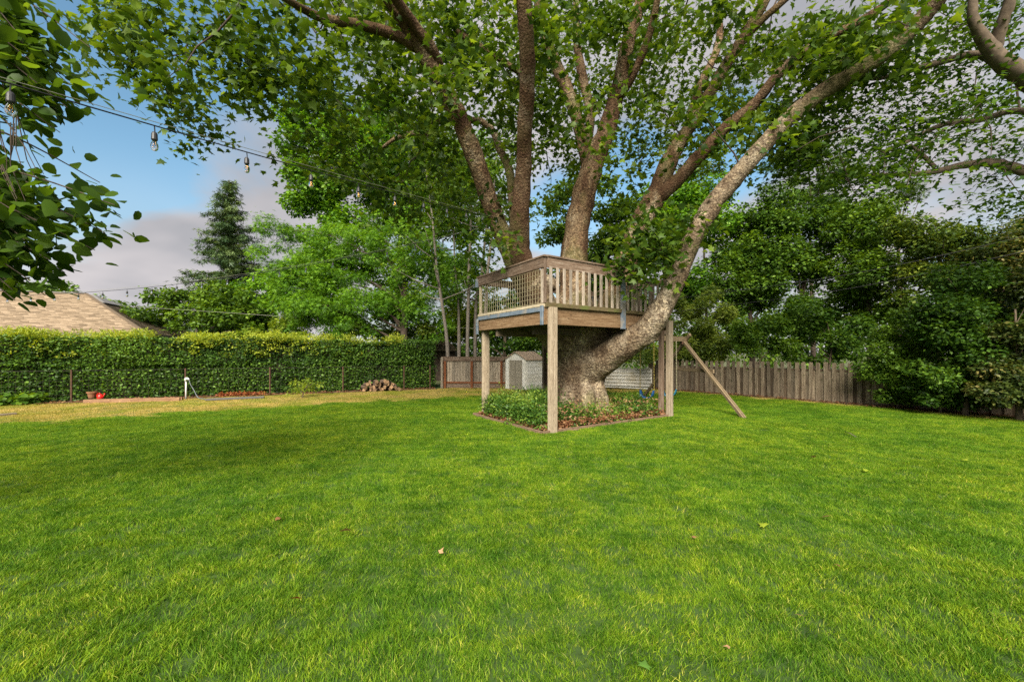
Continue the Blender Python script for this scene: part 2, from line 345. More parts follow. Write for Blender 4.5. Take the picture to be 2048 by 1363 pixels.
LM['needle'] = leafmat('redwood_needle', (0.026, 0.060, 0.022), (0.075, 0.130, 0.044), (0.15, 0.21, 0.07), 0.2)
LM['groundcover'] = leafmat('groundcover_leaf', (0.025, 0.070, 0.010), (0.085, 0.19, 0.022), (0.27, 0.36, 0.05), 0.36)
LM['dryleaf'] = leafmat('dry_leaf', (0.10, 0.035, 0.015), (0.22, 0.10, 0.045), (0.40, 0.24, 0.12), 0.15, tcol=(1.3, 1, .6))
LM['red'] = leafmat('red_leaf', (0.10, 0.03, 0.01), (0.28, 0.07, 0.025), (0.42, 0.17, 0.05), 0.25, tcol=(1.3, .8, .5))
LM['iris'] = leafmat('strap_leaf', (0.03, 0.08, 0.015), (0.08, 0.20, 0.03), (0.18, 0.34, 0.06), 0.35)

# ------------------------------------------------------------------ leaf scattering (numpy)
T = {}
T['quad'] = (np.array([(0, 0, 0), (.45, .30, .07), (1, 0, -.03), (.45, -.30, .07)], float), [(0, 2, 1), (0, 3, 2)])
T['slim'] = (np.array([(0, 0, 0), (.40, .13, .03), (1, 0, -.06), (.40, -.13, .03)], float), [(0, 2, 1), (0, 3, 2)])
T['spray'] = (np.array([(0, 0, 0), (.35, .09, 0), (1, 0.02, -.10), (.35, -.09, 0), (0.2, 0, 0), (.55, .38, -.05), (.62, .30, -.05), (.55, -.38, -.05), (.62, -.30, -.05)], float),
              [(0, 2, 1), (0, 3, 2), (4, 6, 5), (4, 7, 8)])
T['round'] = (np.array([(0, 0, 0), (.12, .30, .05), (.45, .42, .07), (.80, .26, .04), (1.05, 0, -.06), (.80, -.26, .04), (.45, -.42, .07), (.12, -.30, .05), (.5, 0, 0)], float),
              [(8, 0, 7), (8, 1, 0), (8, 2, 1), (8, 3, 2), (8, 4, 3), (8, 5, 4), (8, 6, 5), (8, 7, 6)])
_pl = [(0, 0), (.02, .22), (-.02, .52), (.26, .34), (.42, .60), (.52, .26), (1.0, 0.0), (.52, -.26), (.42, -.60), (.26, -.34), (-.02, -.52), (.02, -.22)]
T['palm'] = (np.array([(x, y, -.12 * (abs(y) ** 1.3) - .06 * x * x) for x, y in _pl] + [(.30, 0, .05)], float),
             [(12, (i + 1) % 12, i) for i in range(12)])
T['lobed'] = (np.array([(0, 0, 0), (.30, .45, -.03), (.50, .17, .04), (1, 0, -.06), (.50, -.17, .04), (.30, -.45, -.03)], float),
              [(0, 2, 1), (0, 3, 2), (0, 4, 3), (0, 5, 4)])

class Leaves:
    def __init__(s): s.V = []; s.F = []; s.T = []; s.n = 0
    def add(s, pos, size, tmpl='quad', tint=None, up=0.6, droop=0.3, outward=None, tintvar=0.22):
        tv, tf = T[tmpl]; pos = np.asarray(pos, float); n = len(pos)
        if n == 0: return
        th = rng.uniform(0, 2 * np.pi, n)
        d = np.stack([np.cos(th), np.sin(th), -droop + rng.normal(0, .35, n)], 1)
        if outward is not None: d += outward * 0.9
        d /= np.linalg.norm(d, axis=1)[:, None]
        nn = rng.normal(0, 1, (n, 3)) * (1 - up); nn[:, 2] += up * 1.3
        if outward is not None: nn += outward * 0.5
        nn -= d * np.sum(nn * d, 1)[:, None]; nn /= (np.linalg.norm(nn, axis=1)[:, None] + 1e-9)
        y = np.cross(nn, d)
        sz = size * rng.uniform(.6, 1.25, n)
        B = np.stack([d, y, nn], 1) * sz[:, None, None]        # n,3,3
        v = np.einsum('kj,njc->nkc', tv, B) + pos[:, None, :]
        k = len(tv); f = np.array(tf)[None] + (np.arange(n) * k)[:, None, None] + s.n
        s.V.append(v.reshape(-1, 3)); s.F.append(f.reshape(-1, 3)); s.n += n * k
        tt = (0.45 if tint is None else tint) + rng.normal(0, tintvar, n)
        s.T.append(np.repeat(np.clip(tt, 0, 1), k))
    def blob(s, c, r, n, size, tmpl='quad', tint=0.45, up=0.6, droop=0.3, shell=0.45, flat=0.75, **kw):
        u = rng.normal(0, 1, (n, 3)); u /= np.linalg.norm(u, axis=1)[:, None]
        rad = (shell + (1 - shell) * rng.uniform(0, 1, n)) ** 0.6 * rng.uniform(.70, 1.15, n) * (1 + .22 * np.sin(u[:, 0] * 7 + c[0] * 5) * np.sin(u[:, 2] * 8 + c[1] * 3)); rad = np.where(rng.uniform(0, 1, n) < .10, rad * rng.uniform(1.1, 1.55, n), rad)
        rr = np.array(r if hasattr(r, '__len__') else (r, r, r * flat))
        s.add(np.asarray(c)[None] + u * rad[:, None] * rr, size, tmpl, tint, up, droop, outward=u * 0.8, **kw)
    def build(s, name, mat, parent=None, kind=None):
        V = np.concatenate(s.V); F = np.concatenate(s.F); Tn = np.concatenate(s.T); o0 = np.array(origin(parent)); V = V - o0
        me = mesh_np(name, V, F, Tn); me.materials.append(mat)
        o = bpy.data.objects.new(name, me); link(o, parent)
        if kind: o['kind'] = kind
        return o
def mesh_np(name, V, F, tint=None):
    me = bpy.data.meshes.new(name); me.vertices.add(len(V)); me.vertices.foreach_set('co', V.astype(np.float32).ravel())
    nf, k = F.shape; me.loops.add(nf * k); me.loops.foreach_set('vertex_index', F.astype(np.int32).ravel())
    me.polygons.add(nf); me.polygons.foreach_set('loop_start', np.arange(0, nf * k, k, dtype=np.int32)); me.polygons.foreach_set('loop_total', np.full(nf, k, dtype=np.int32))
    me.update(calc_edges=True)
    if tint is not None:
        a = me.attributes.new('tint', 'FLOAT', 'POINT'); a.data.foreach_set('value', tint.astype(np.float32))
    return me

# ------------------------------------------------------------------ key layout of the garden
HA, HB = Vector((-3.55, 19.0, 0)), Vector((-22.0, 9.9, 0))         # hedge foot line
HD = (HB - HA).normalized(); HN = Vector((HD.y, -HD.x, 0)); HN = HN if HN.dot(-HA) > 0 else -HN   # towards the lawn
FA, FB = Vector((6.2, 19.0, 0)), Vector((15.35, 5.95, 0))         # picket fence line
FA2 = FA; FD = (FB - FA).normalized(); FNrm = Vector((-FD.y, FD.x, 0)); FNrm = FNrm if FNrm.dot(-FA) > 0 else -FNrm
DF, DL, DR = Vector((.64, 8.26, 0)), Vector((-.80, 10.62, 0)), Vector((3.80, 10.49, 0)); DBk = DL + DR - DF
dc = (DF + DBk) / 2
def grow(p, g): return dc + (p - dc) * (1 + g / (p - dc).length)
BED = [grow(p, .17) for p in (DF, DR, DBk, DL)]
def in_poly(x, y, poly):
    c = np.ones(len(x), bool)
    for i in range(len(poly)):
        a, b_ = poly[i], poly[(i + 1) % len(poly)]; c &= ((b_.x - a.x) * (y - a.y) - (b_.y - a.y) * (x - a.x)) > 0
    return c
def side(x, y, a, n): return (x - a.x) * n.x + (y - a.y) * n.y
def dryness(x, y):
    """signed metres inside the dry strip (positive = dry)."""
    pts = [(-30, 0.0), (-11.1, 9.25), (-5.05, 13.0), (-1.2, 15.3), (3, 16.6), (7, 16.7), (30, 17)]
    xs, ys = zip(*pts); return y - np.interp(x, xs, ys)

# ------------------------------------------------------------------ ground
def ground_mat(name, c1, c2, c3, scale=3.0):
    m, t, b, o = mat_new(name); g = t.nodes.new('ShaderNodeNewGeometry'); n = tnoise(t, g.outputs['Position'], scale, 8, 0.7)
    c = ramp(t, n, [(0.3, c1), (0.5, c2), (0.7, c3)]); t.links.new(c, b.inputs['Base Color']); b.inputs['Roughness'].default_value = 1
    tbump(t, n, b, 0.6, 0.02); return m
g = MB(); g.quad((-400, -100, -0.03), (400, -100, -0.03), (400, 700, -0.03), (-400, 700, -0.03))
tag(g.build('ground', ground_mat('far_ground', (0.04, 0.05, 0.015), (0.07, 0.08, 0.025), (0.10, 0.10, 0.04))), kind='structure')
def sheet(name, mat, x0, x1, y0, y1, step, z, test):
    xs = np.arange(x0, x1 + 1e-6, step); ys = np.arange(y0, y1 + 1e-6, step); vs = []; fs = []; idx = {}
    for i in range(len(xs) - 1):
        for j in range(len(ys) - 1):
            cx, cy = xs[i] + step / 2, ys[j] + step / 2
            if not test(cx, cy): continue
            q = []
            for (a, b_) in ((i, j), (i + 1, j), (i + 1, j + 1), (i, j + 1)):
                if (a, b_) not in idx: idx[(a, b_)] = len(vs); vs.append((xs[a], ys[b_], z + 0.012 * noise.noise(Vector((xs[a] * .6, ys[b_] * .6, 0)))))
                q.append(idx[(a, b_)])
            fs.append(q)
    me = bpy.data.meshes.new(name); me.from_pydata(vs, [], fs); me.update(); me.materials.append(mat)
    return tag(link(bpy.data.objects.new(name, me)), kind='structure')
sheet('lawn', ground_mat('lawn_soil', (0.022, 0.050, 0.005), (0.035, 0.075, 0.007), (0.06, 0.10, 0.010), 9), -22, 17, -3.5, 21, 0.5, -0.005, lambda x, y: True)

# grass: patches of blades, placed over the lawn by a geometry-node modifier
def grass_mat(name, dry=False):
    m, t, b, o = mat_new(name); g = t.nodes.new('ShaderNodeNewGeometry'); pos = g.outputs['Position']
    at = t.nodes.new('ShaderNodeAttribute'); at.attribute_name = 'tint'
    if not dry:
        c = ramp(t, at.outputs['Fac'], [(0.0, (0.028, 0.088, 0.006)), (0.40, (0.112, 0.230, 0.012)), (0.78, (0.235, 0.372, 0.022)), (1.0, (0.46, 0.48, 0.12))])
        big = tnoise(t, pos, 0.33, 4, 0.6); med = tnoise(t, pos, 1.7, 5, 0.7)
        c = tmix(t, 1, c, ramp(t, big, [(0.35, (0.80, 0.90, 0.8)), (0.62, (1.22, 1.10, 0.95))]), 'MULTIPLY')
        fn = tnoise(t, pos, 5.5, 4, 0.7); c = tmix(t, 1, c, ramp(t, fn, [(0.36, (0.62, 0.74, 0.8)), (0.50, (1.0, 1.0, 1.0)), (0.68, (1.35, 1.18, 0.95))]), 'MULTIPLY')
        c = tmix(t, 1, c, ramp(t, med, [(0.38, (0.66, 0.78, 0.8)), (0.50, (1.0, 1.0, 1.0)), (0.66, (1.32, 1.18, 1.1))]), 'MULTIPLY')
    else:
        c = ramp(t, at.outputs['Fac'], [(0.0, (0.24, 0.21, 0.04)), (0.4, (0.50, 0.38, 0.10)), (0.8, (0.70, 0.52, 0.20)), (1.0, (0.76, 0.60, 0.32))])
        med = tnoise(t, pos, 0.8, 5, 0.7); c = tmix(t, ramp(t, med, [(0.45, (0, 0, 0)), (0.6, (0.7,) * 3)]), c, (0.24, 0.30, 0.02))
    t.links.new(c, b.inputs['Base Color']); b.inputs['Roughness'].default_value = 0.55; b.inputs['Specular IOR Level'].default_value = 0.12
    tr = t.nodes.new('ShaderNodeBsdfTranslucent'); t.links.new(tmix(t, 1, c, (1.4, 1.35, 0.6), 'MULTIPLY'), tr.inputs['Color'])
    ms = t.nodes.new('ShaderNodeMixShader'); ms.inputs[0].default_value = 0.35
    t.links.new(b.outputs[0], ms.inputs[1]); t.links.new(tr.outputs[0], ms.inputs[2]); t.links.new(ms.outputs[0], o.inputs[0]); return m
def blade_patch(name, n, size, h, w, mat, seed, lean=0.5):
    r = np.random.default_rng(seed)
    # tufts
    nt_ = n // 9; tc_ = r.uniform(-size / 2, size / 2, (nt_, 2)); ti = r.integers(0, nt_, n)
    base = tc_[ti] + r.normal(0, 0.020, (n, 2)); hh = h * r.uniform(.5, 1.35, n) * (0.8 + 0.4 * r.uniform(0, 1, nt_)[ti]); th = r.uniform(0, 2 * np.pi, n)
    ld = r.uniform(0, 2 * np.pi, n); wind = np.array([.25, .1])
    la = np.stack([np.cos(ld), np.sin(ld)], 1) * r.uniform(.15, 1, n)[:, None] * lean + wind
    ww = w * r.uniform(.7, 1.3, n); sx = np.stack([np.cos(th), np.sin(th)], 1) * ww[:, None] / 2
    def pt(f, k): # height fraction f
        xy = base + la * (hh * f ** 1.8)[:, None]; return xy, hh * f * (1 - 0.15 * f) - 0.004
    V = np.zeros((n, 5, 3))
    for i, (f, wf) in enumerate(((0, 1), (0.55, .8))):
        xy, z = pt(np.full(n, f), 0)
        V[:, 2 * i, :2] = xy - sx * wf; V[:, 2 * i + 1, :2] = xy + sx * wf; V[:, 2 * i, 2] = V[:, 2 * i + 1, 2] = z
    xy, z = pt(np.full(n, 1.0), 0); V[:, 4, :2] = xy; V[:, 4, 2] = z
    F = np.array([(0, 1, 3), (0, 3, 2), (2, 3, 4)])[None] + (np.arange(n) * 5)[:, None, None]
    tt = np.clip(0.42 + 0.12 * r.normal(0, 1, nt_)[ti] + r.normal(0, .22, n), 0, .93); dead = r.uniform(0, 1, n) < 0.022; tt[dead] = 1.0
    me = mesh_np(name, V.reshape(-1, 3), F.reshape(-1, 3), np.repeat(tt, 5)); me.materials.append(mat)
    o = bpy.data.objects.new(name, me); return o
def scatter(name, protos, pts, rot, scl, vi, **tags):
    me = bpy.data.meshes.new(name); me.vertices.add(len(pts)); me.vertices.foreach_set('co', pts.astype(np.float32).ravel()); me.update()
    for an, tp, dat, key in (('rot', 'FLOAT', rot, 'value'), ('scl', 'FLOAT', scl, 'value'), ('vi', 'INT', vi, 'value')):
        a = me.attributes.new(an, tp, 'POINT'); a.data.foreach_set(key, dat.astype(np.int32 if tp == 'INT' else np.float32))
    o = link(bpy.data.objects.new(name, me))
    ng = bpy.data.node_groups.new(name, 'GeometryNodeTree')
    ng.interface.new_socket('Geometry', in_out='INPUT', socket_type='NodeSocketGeometry'); ng.interface.new_socket('Geometry', in_out='OUTPUT', socket_type='NodeSocketGeometry')
    gi, go = ng.nodes.new('NodeGroupInput'), ng.nodes.new('NodeGroupOutput'); L = ng.links.new
    jn = ng.nodes.new('GeometryNodeJoinGeometry')
    for p in protos:
        oi = ng.nodes.new('GeometryNodeObjectInfo'); oi.inputs['Object'].default_value = p; g2 = ng.nodes.new('GeometryNodeGeometryToInstance')
        L(oi.outputs['Geometry'], g2.inputs[0]); L(g2.outputs[0], jn.inputs[0])
    ip = ng.nodes.new('GeometryNodeInstanceOnPoints'); L(gi.outputs[0], ip.inputs['Points']); L(jn.outputs[0], ip.inputs['Instance'])
    ip.inputs['Pick Instance'].default_value = True
    def attr(nm, tp):
        a = ng.nodes.new('GeometryNodeInputNamedAttribute'); a.data_type = tp; a.inputs['Name'].default_value = nm; return a.outputs['Attribute']
    L(attr('vi', 'INT'), ip.inputs['Instance Index'])
    cx = ng.nodes.new('ShaderNodeCombineXYZ'); L(attr('rot', 'FLOAT'), cx.inputs[2]); L(cx.outputs[0], ip.inputs['Rotation'])
    L(attr('scl', 'FLOAT'), ip.inputs['Scale']); L(ip.outputs[0], go.inputs[0])
    md = o.modifiers.new('blades', 'NODES'); md.node_group = ng
    return tag(o, **tags)
GM, GD = grass_mat('lawn_grass'), grass_mat('dry_lawn_grass', True)
ST = 0.42
gx, gy = np.meshgrid(np.arange(-21, 17, ST), np.arange(-3, 20.5, ST)); gx = gx.ravel(); gy = gy.ravel()
gx = gx + rng.uniform(-.06, .06, len(gx)); gy = gy + rng.uniform(-.06, .06, len(gy))
ok = ~in_poly(gx, gy, [grow(p, -.12) for p in BED]) & (side(gx, gy, HA, HN) > 0.55) & (side(gx, gy, FA, FNrm) > 0.30) & (gy < 18.9)
ok &= (np.abs(gx) < 1.35 * np.maximum(gy, 0) + 4.5)
gx, gy = gx[ok], gy[ok]
dn = dryness(gx, gy) + rng.normal(0, .28, len(gx)); fen = side(gx, gy, FA, FNrm)
isdry = (dn > 0) & (gx < 12)
isdry |= (fen < 0.75 + rng.normal(0, .25, len(gx)))
protos = [blade_patch('blade_patch', 4200, 0.54, 0.031, 0.0029, GM, 100 + i, 1.15) for i in range(7)]
protos_d = [blade_patch('dry_blade_patch', 1100, 0.52, 0.026, 0.0045, GD, 200 + i, 0.8) for i in range(4)]
for flag, pr, nm, lab in ((False, protos, 'grass', 'short bright green mown lawn grass across the whole yard'), (True, protos_d, 'dry_grass', 'yellowed dry grass strip along the hedge and fences')):
    q = isdry == flag; n = q.sum(); pts = np.stack([gx[q], gy[q], np.zeros(n)], 1)
    scatter(nm, pr, pts, rng.uniform(0, 6.28, n) * 0 + rng.integers(0, 4, n) * math.pi / 2 + rng.normal(0, .2, n), np.array([1.05 + .42 * noise.noise(Vector((p[0] * 1.3, p[1] * 1.3, 2))) for p in pts]) * rng.uniform(.85, 1.15, n), rng.integers(0, len(pr), n),
            label=lab, cat='grass', kind='stuff')

# bare soil and leaf litter beds
soil = ground_mat('bed_soil', (0.045, 0.022, 0.012), (0.10, 0.05, 0.028), (0.17, 0.09, 0.05), 14)
b_ = MB(); b_.add([(p.x, p.y, 0.022) for p in BED], [(0, 1, 2, 3)]); tag(b_.build('planting_bed', soil), kind='structure')
b_ = MB(); q0 = HA + HN * .75; q1 = HB + HN * .75; b_.quad((HA.x - HN.x, HA.y - HN.y, .016), (q0.x, q0.y, .016), (q1.x, q1.y, .016), (HB.x - HN.x, HB.y - HN.y, .016))
tag(b_.build('soil_strip', soil), kind='structure')
b_ = MB(); q0 = FA + FNrm * .42; q1 = FB + FNrm * .42; b_.quad((FA.x, FA.y, .016), (FB.x, FB.y, .016), (q1.x, q1.y, .016), (q0.x, q0.y, .016))
tag(b_.build('fence_soil_strip', soil), kind='structure')

# ------------------------------------------------------------------ the plane tree that carries the tree house
PT = Vector((1.66, 10.6, 0))
plane = empty('plane_tree', PT, 'huge plane tree with a swollen mottled trunk growing up through the tree house', 'tree')
def pxpath(pts, k=.85): return [(P(x, y, Y), max(w * k, 4) / 2 / FPX * Y) for (x, y, w, Y) in pts]
LIMBS = [
 ('left', 'plane_bark', [(1100, 650, 75, 10.5), (1060, 580, 62, 10.3), (1020, 500, 48, 10.1), (985, 420, 42, 9.8), (948, 310, 42, 9.3), (905, 210, 42, 8.7), (862, 130, 38, 8.2), (820, 60, 34, 7.8), (768, -20, 30, 7.3), (720, -110, 26, 6.9), (650, -230, 18, 6.6)]),
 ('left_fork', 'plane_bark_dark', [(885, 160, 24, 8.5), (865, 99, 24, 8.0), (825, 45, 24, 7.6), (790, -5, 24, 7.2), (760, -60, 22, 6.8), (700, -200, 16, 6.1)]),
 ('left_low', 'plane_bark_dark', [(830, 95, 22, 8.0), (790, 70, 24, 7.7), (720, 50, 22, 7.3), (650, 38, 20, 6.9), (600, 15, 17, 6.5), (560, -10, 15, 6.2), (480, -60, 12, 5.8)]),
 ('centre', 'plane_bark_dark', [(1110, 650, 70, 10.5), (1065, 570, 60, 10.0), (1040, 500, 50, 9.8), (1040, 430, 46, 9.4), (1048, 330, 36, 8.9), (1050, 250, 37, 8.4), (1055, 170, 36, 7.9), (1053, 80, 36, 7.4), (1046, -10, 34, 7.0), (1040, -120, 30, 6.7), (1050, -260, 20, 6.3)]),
 ('gnarled', 'plane_bark_pale', [(1035, 530, 30, 10.4), (1028, 420, 24, 10.7), (1018, 340, 20, 10.9), (1000, 300, 17, 11.0), (985, 262, 15, 11.1), (955, 240, 14, 11.1), (925, 246, 13, 11.2), (880, 243, 13, 11.3), (858, 265, 13, 11.4), (830, 266, 12, 11.5), (790, 278, 9, 11.7), (760, 300, 7, 12)]),
 ('middle', 'plane_bark', [(1155, 700, 95, 10.7), (1150, 600, 78, 10.8), (1148, 510, 64, 10.9), (1163, 410, 56, 10.9), (1186, 330, 50, 10.8), (1212, 260, 42, 10.6), (1236, 180, 34, 10.4), (1255, 90, 30, 10.1), (1282, 0, 26, 9.8), (1310, -110, 22, 9.5), (1330, -230, 16, 9.2)]),
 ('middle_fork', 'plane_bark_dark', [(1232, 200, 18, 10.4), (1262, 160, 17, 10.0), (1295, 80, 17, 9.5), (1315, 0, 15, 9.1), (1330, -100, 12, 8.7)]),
 ('middle_thin', 'plane_bark', [(1172, 380, 24, 11.0), (1172, 310, 22, 11.4), (1180, 230, 22, 11.6), (1166, 160, 22, 11.7), (1155, 90, 17, 11.8), (1152, 10, 13, 12.0), (1150, -90, 10, 12.0)]),
 ('middle_pale', 'plane_bark_pale', [(1180, 350, 28, 11.1), (1160, 260, 28, 11.3), (1138, 190, 30, 11.3), (1112, 130, 28, 11.2), (1090, 70, 24, 11.1), (1076, 0, 20, 11.0), (1060, -110, 16, 10.9)]),
 ('right', 'plane_bark', [(1195, 700, 90, 10.7), (1225, 610, 62, 10.9), (1256, 520, 54, 11.0), (1285, 440, 52, 10.9), (1315, 385, 48, 10.8), (1342, 315, 38, 10.6), (1372, 265, 30, 10.4), (1415, 195, 26, 10.1), (1452, 130, 25, 9.8), (1492, 68, 24, 9.5), (1530, 0, 22, 9.2), (1580, -90, 18, 9.0)]),
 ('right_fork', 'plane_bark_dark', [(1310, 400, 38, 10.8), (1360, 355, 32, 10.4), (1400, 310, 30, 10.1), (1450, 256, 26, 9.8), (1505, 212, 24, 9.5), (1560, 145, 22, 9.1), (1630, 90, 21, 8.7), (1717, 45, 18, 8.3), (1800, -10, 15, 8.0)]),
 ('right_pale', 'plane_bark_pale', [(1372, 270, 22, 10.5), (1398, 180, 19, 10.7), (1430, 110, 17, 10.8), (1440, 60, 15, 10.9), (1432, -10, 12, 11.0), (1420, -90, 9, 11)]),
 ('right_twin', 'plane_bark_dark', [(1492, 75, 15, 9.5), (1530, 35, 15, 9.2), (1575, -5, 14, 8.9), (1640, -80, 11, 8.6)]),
 ('long', 'plane_bark_grey', [(1175, 735, 80, 10.5), (1215, 710, 74, 10.2), (1250, 688, 66, 9.9), (1298, 655, 56, 9.55), (1330, 604, 49, 9.4), (1358, 545, 45, 9.3), (1388, 470, 44, 9.2), (1425, 410, 43, 9.1), (1475, 350, 41, 8.95), (1525, 292, 38, 8.8), (1580, 235, 37, 8.6), (1650, 180, 37, 8.4), (1720, 140, 36, 8.1), (1790, 90, 36, 7.8), (1850, 30, 35, 7.5), (1900, -30, 33, 7.2), (1990, -150, 24, 6.8)]),
 ('short', 'plane_bark', [(905, 55, 8, 9.2), (930, 75, 16, 9.3), (960, 95, 16, 9.4), (1000, 118, 15, 9.5), (1045, 150, 14, 9.6)]),
]
LP = {}
LIMB_PTS = []
# trunk: overlapping volumes fused by a voxel remesh
tm = MB()
def prof(z): return np.interp(z, [-.2, 0, .25, .6, 1.05, 1.4, 1.8, 2.1, 2.4], [.86, .80, .70, .60, .57, .66, .84, .95, .74])
rings = []; zs = np.linspace(-.2, 2.4, 27); nseg = 40; vs = []; fs = []
for z in zs:
    for j in range(nseg):
        a = 2 * math.pi * j / nseg; r = prof(z) * (1 + .05 * math.sin(3 * a + z * 1.1) + .035 * math.sin(7 * a - z * 2) * max(0, 1 - z * .6))
        vs.append((PT.x - 0.05 + r * math.cos(a) * 1.0 - 0.14 * z * 0 + (-.16 * max(0, z - 1.2)), PT.y + r * .82 * math.sin(a), z))
for i in range(len(zs) - 1):
    for j in range(nseg): a, b2 = i * nseg + j, i * nseg + (j + 1) % nseg; fs.append((a, b2, b2 + nseg, a + nseg))
fs.append(tuple(range(nseg))[::-1]); fs.append(tuple((len(zs) - 1) * nseg + j for j in range(nseg)))
tm.add(vs, fs)
for key, mt, pts in LIMBS:
    sp = smooth_path(pxpath(pts), 6); LP[key] = sp
    if key in ('left', 'centre', 'middle', 'right', 'long', 'gnarled'):
        k = 8 if key != 'long' else 24
        seg = sp[:k]
        st = Vector((PT.x + (seg[0][0].x - PT.x) * .35, PT.y, max(1.1, seg[0][0].z - .5)))
        tm.tube([st] + [p for p, r in seg], [seg[0][1] * 1.10] + [r * (1.10 - 0.08 * i / k) for i, (p, r) in enumerate(seg)], 18)
# root flare lobes and burls
for a in np.linspace(0, 6.28, 8)[:-1]:
    d = Vector((math.cos(a + .4), math.sin(a + .4), 0)); tm.tube([PT + d * .45 + Vector((0, 0, .75)), PT + d * .62 + Vector((0, 0, .25)), PT + d * .88 + Vector((0, 0, -.1))], [.2, .2, .18], 10)
tr_o = tm.build('trunk', M['plane_bark_grey'], plane, smooth=True)
md = tr_o.modifiers.new('r', 'REMESH'); md.mode = 'VOXEL'; md.voxel_size = 0.055
md2 = tr_o.modifiers.new('s', 'SMOOTH'); md2.factor = 0.6; md2.iterations = 6
dg = bpy.context.evaluated_depsgraph_get(); ev = tr_o.evaluated_get(dg); me2 = bpy.data.meshes.new_from_object(ev); tr_o.modifiers.clear(); tr_o.data = me2
co = np.empty(len(me2.vertices) * 3, np.float32); me2.vertices.foreach_get('co', co); co = co.reshape(-1, 3)
no = np.empty(len(me2.vertices) * 3, np.float32); me2.vertices.foreach_get('normal', no); no = no.reshape(-1, 3)
for i in range(len(co)):
    p = Vector(co[i]); h = .055 * noise.noise(p * 2.2) + .038 * noise.noise(Vector((p.x * 6, p.y * 6, p.z * 3.2))) + .016 * noise.noise(p * 15)
    co[i] += no[i] * h
me2.vertices.foreach_set('co', co.ravel()); me2.update(); me2.polygons.foreach_set('use_smooth', [True] * len(me2.polygons))
if not me2.materials: me2.materials.append(M['plane_bark_grey'])
for key, mt, pts in LIMBS:
    sp = LP[key]; mb = MB(); mb.tube([p for p, r in sp], [r for p, r in sp], 18, wob=.17)
    mb.build('limb', M[mt], plane, smooth=True)
    LIMB_PTS += [(p, r) for p, r in sp]

# foliage of the plane tree: coverage seen from the lawn, spread through a crown several metres deep
COV = [  # 32 columns of 64 px, rows of 50 px starting at y=0
 "00067865256789988899884468999600",
 "00068877366568998778883478998300",
 "00047887576479998754684574663000",
 "00015765387379998753676665200000",
 "00000353008865789888778886300000",
 "00000300056667357886575456400000",
 "00000000024567354676342000000000",
 "00000000003556345333000000000000",
 "00000000000234333000000000000000",
 "00000000000000030003530000000000",
 "00000000000000000004500000000000",
 "00000000000000000000000000000000",
]
def plane_depth(px, py):
    Y = np.interp(px, [150, 550, 800, 1000, 1250, 1500, 1900], [6.6, 7.6, 8.6, 8.9, 10.0, 9.0, 7.8])
    return Y + py * 0.004
lf = Leaves(); twig_targets = []
for r_, row in enumerate(COV):
    for c_, ch in enumerate(row):
        dns = int(ch)
        if not dns: continue
        for k in range(int(dns * 1.45 + .5)):
            px, py = c_ * 64 + rng.uniform(-6, 70), r_ * 50 + rng.uniform(-6, 56)
            Y = plane_depth(px, py) + rng.normal(0, .8)
            if 640 < px < 1560 and rng.uniform() < .5: Y += rng.uniform(1.5, 4.5)
            if r_ >= 9: Y = 9.15 + rng.normal(0, .25)
            c = P(px, py, Y); n = int(rng.integers(30, 58)); rad = .27
            gapn = noise.noise(c * .95) + .55 * noise.noise(c * 2.1)
            if gapn < .07 and r_ < 9: continue
            if px > 1480 and r_ < 7: c = c + Vector((.09, .9, .12))
            u = rng.normal(0, 1, (n, 3)) * rad * np.array([1, 1, .75])
            lf.add(np.array(c)[None] + u, .138, 'palm', tint=.40 + rng.normal(0, .14), up=.55, droop=.45)
            if rng.uniform() < .28: twig_targets.append(c)
# leaf masses hanging in front of the limbs
for (px, py, rx, ry, Y, k_) in ((900, 190, 70, 60, 7.6, 12), (850, 130, 60, 45, 7.4, 9), (960, 120, 50, 50, 7.8, 7), (1225, 215, 70, 40, 9.3, 9), (1200, 275, 60, 40, 9.4, 7), (1140, 240, 45, 50, 9.6, 6), (1350, 215, 50, 50, 9.0, 7), (1440, 225, 70, 35, 8.6, 9),
                                (1560, 262, 45, 22, 8.0, 7), (1640, 90, 50, 30, 7.9, 6), (1760, 40, 60, 30, 7.2, 6), (1850, 30, 60, 40, 7.0, 6), (1010, 40, 40, 40, 7.0, 4), (1130, 60, 50, 40, 9.2, 5), (1330, 60, 50, 50, 8.9, 6), (700, 60, 60, 30, 6.6, 5)):
    for q in range(int(k_ * .42)):
        c = P(px + rng.uniform(-rx, rx), py + rng.uniform(-ry, ry), Y + rng.normal(0, .3)); n = int(rng.integers(24, 44))
        lf.add(np.array(c)[None] + rng.normal(0, 1, (n, 3)) * np.array([.24, .24, .17]), .138, 'palm', tint=.46 + rng.normal(0, .12), up=.55, droop=.45)
        if q % 3 == 0: twig_targets.append(c)
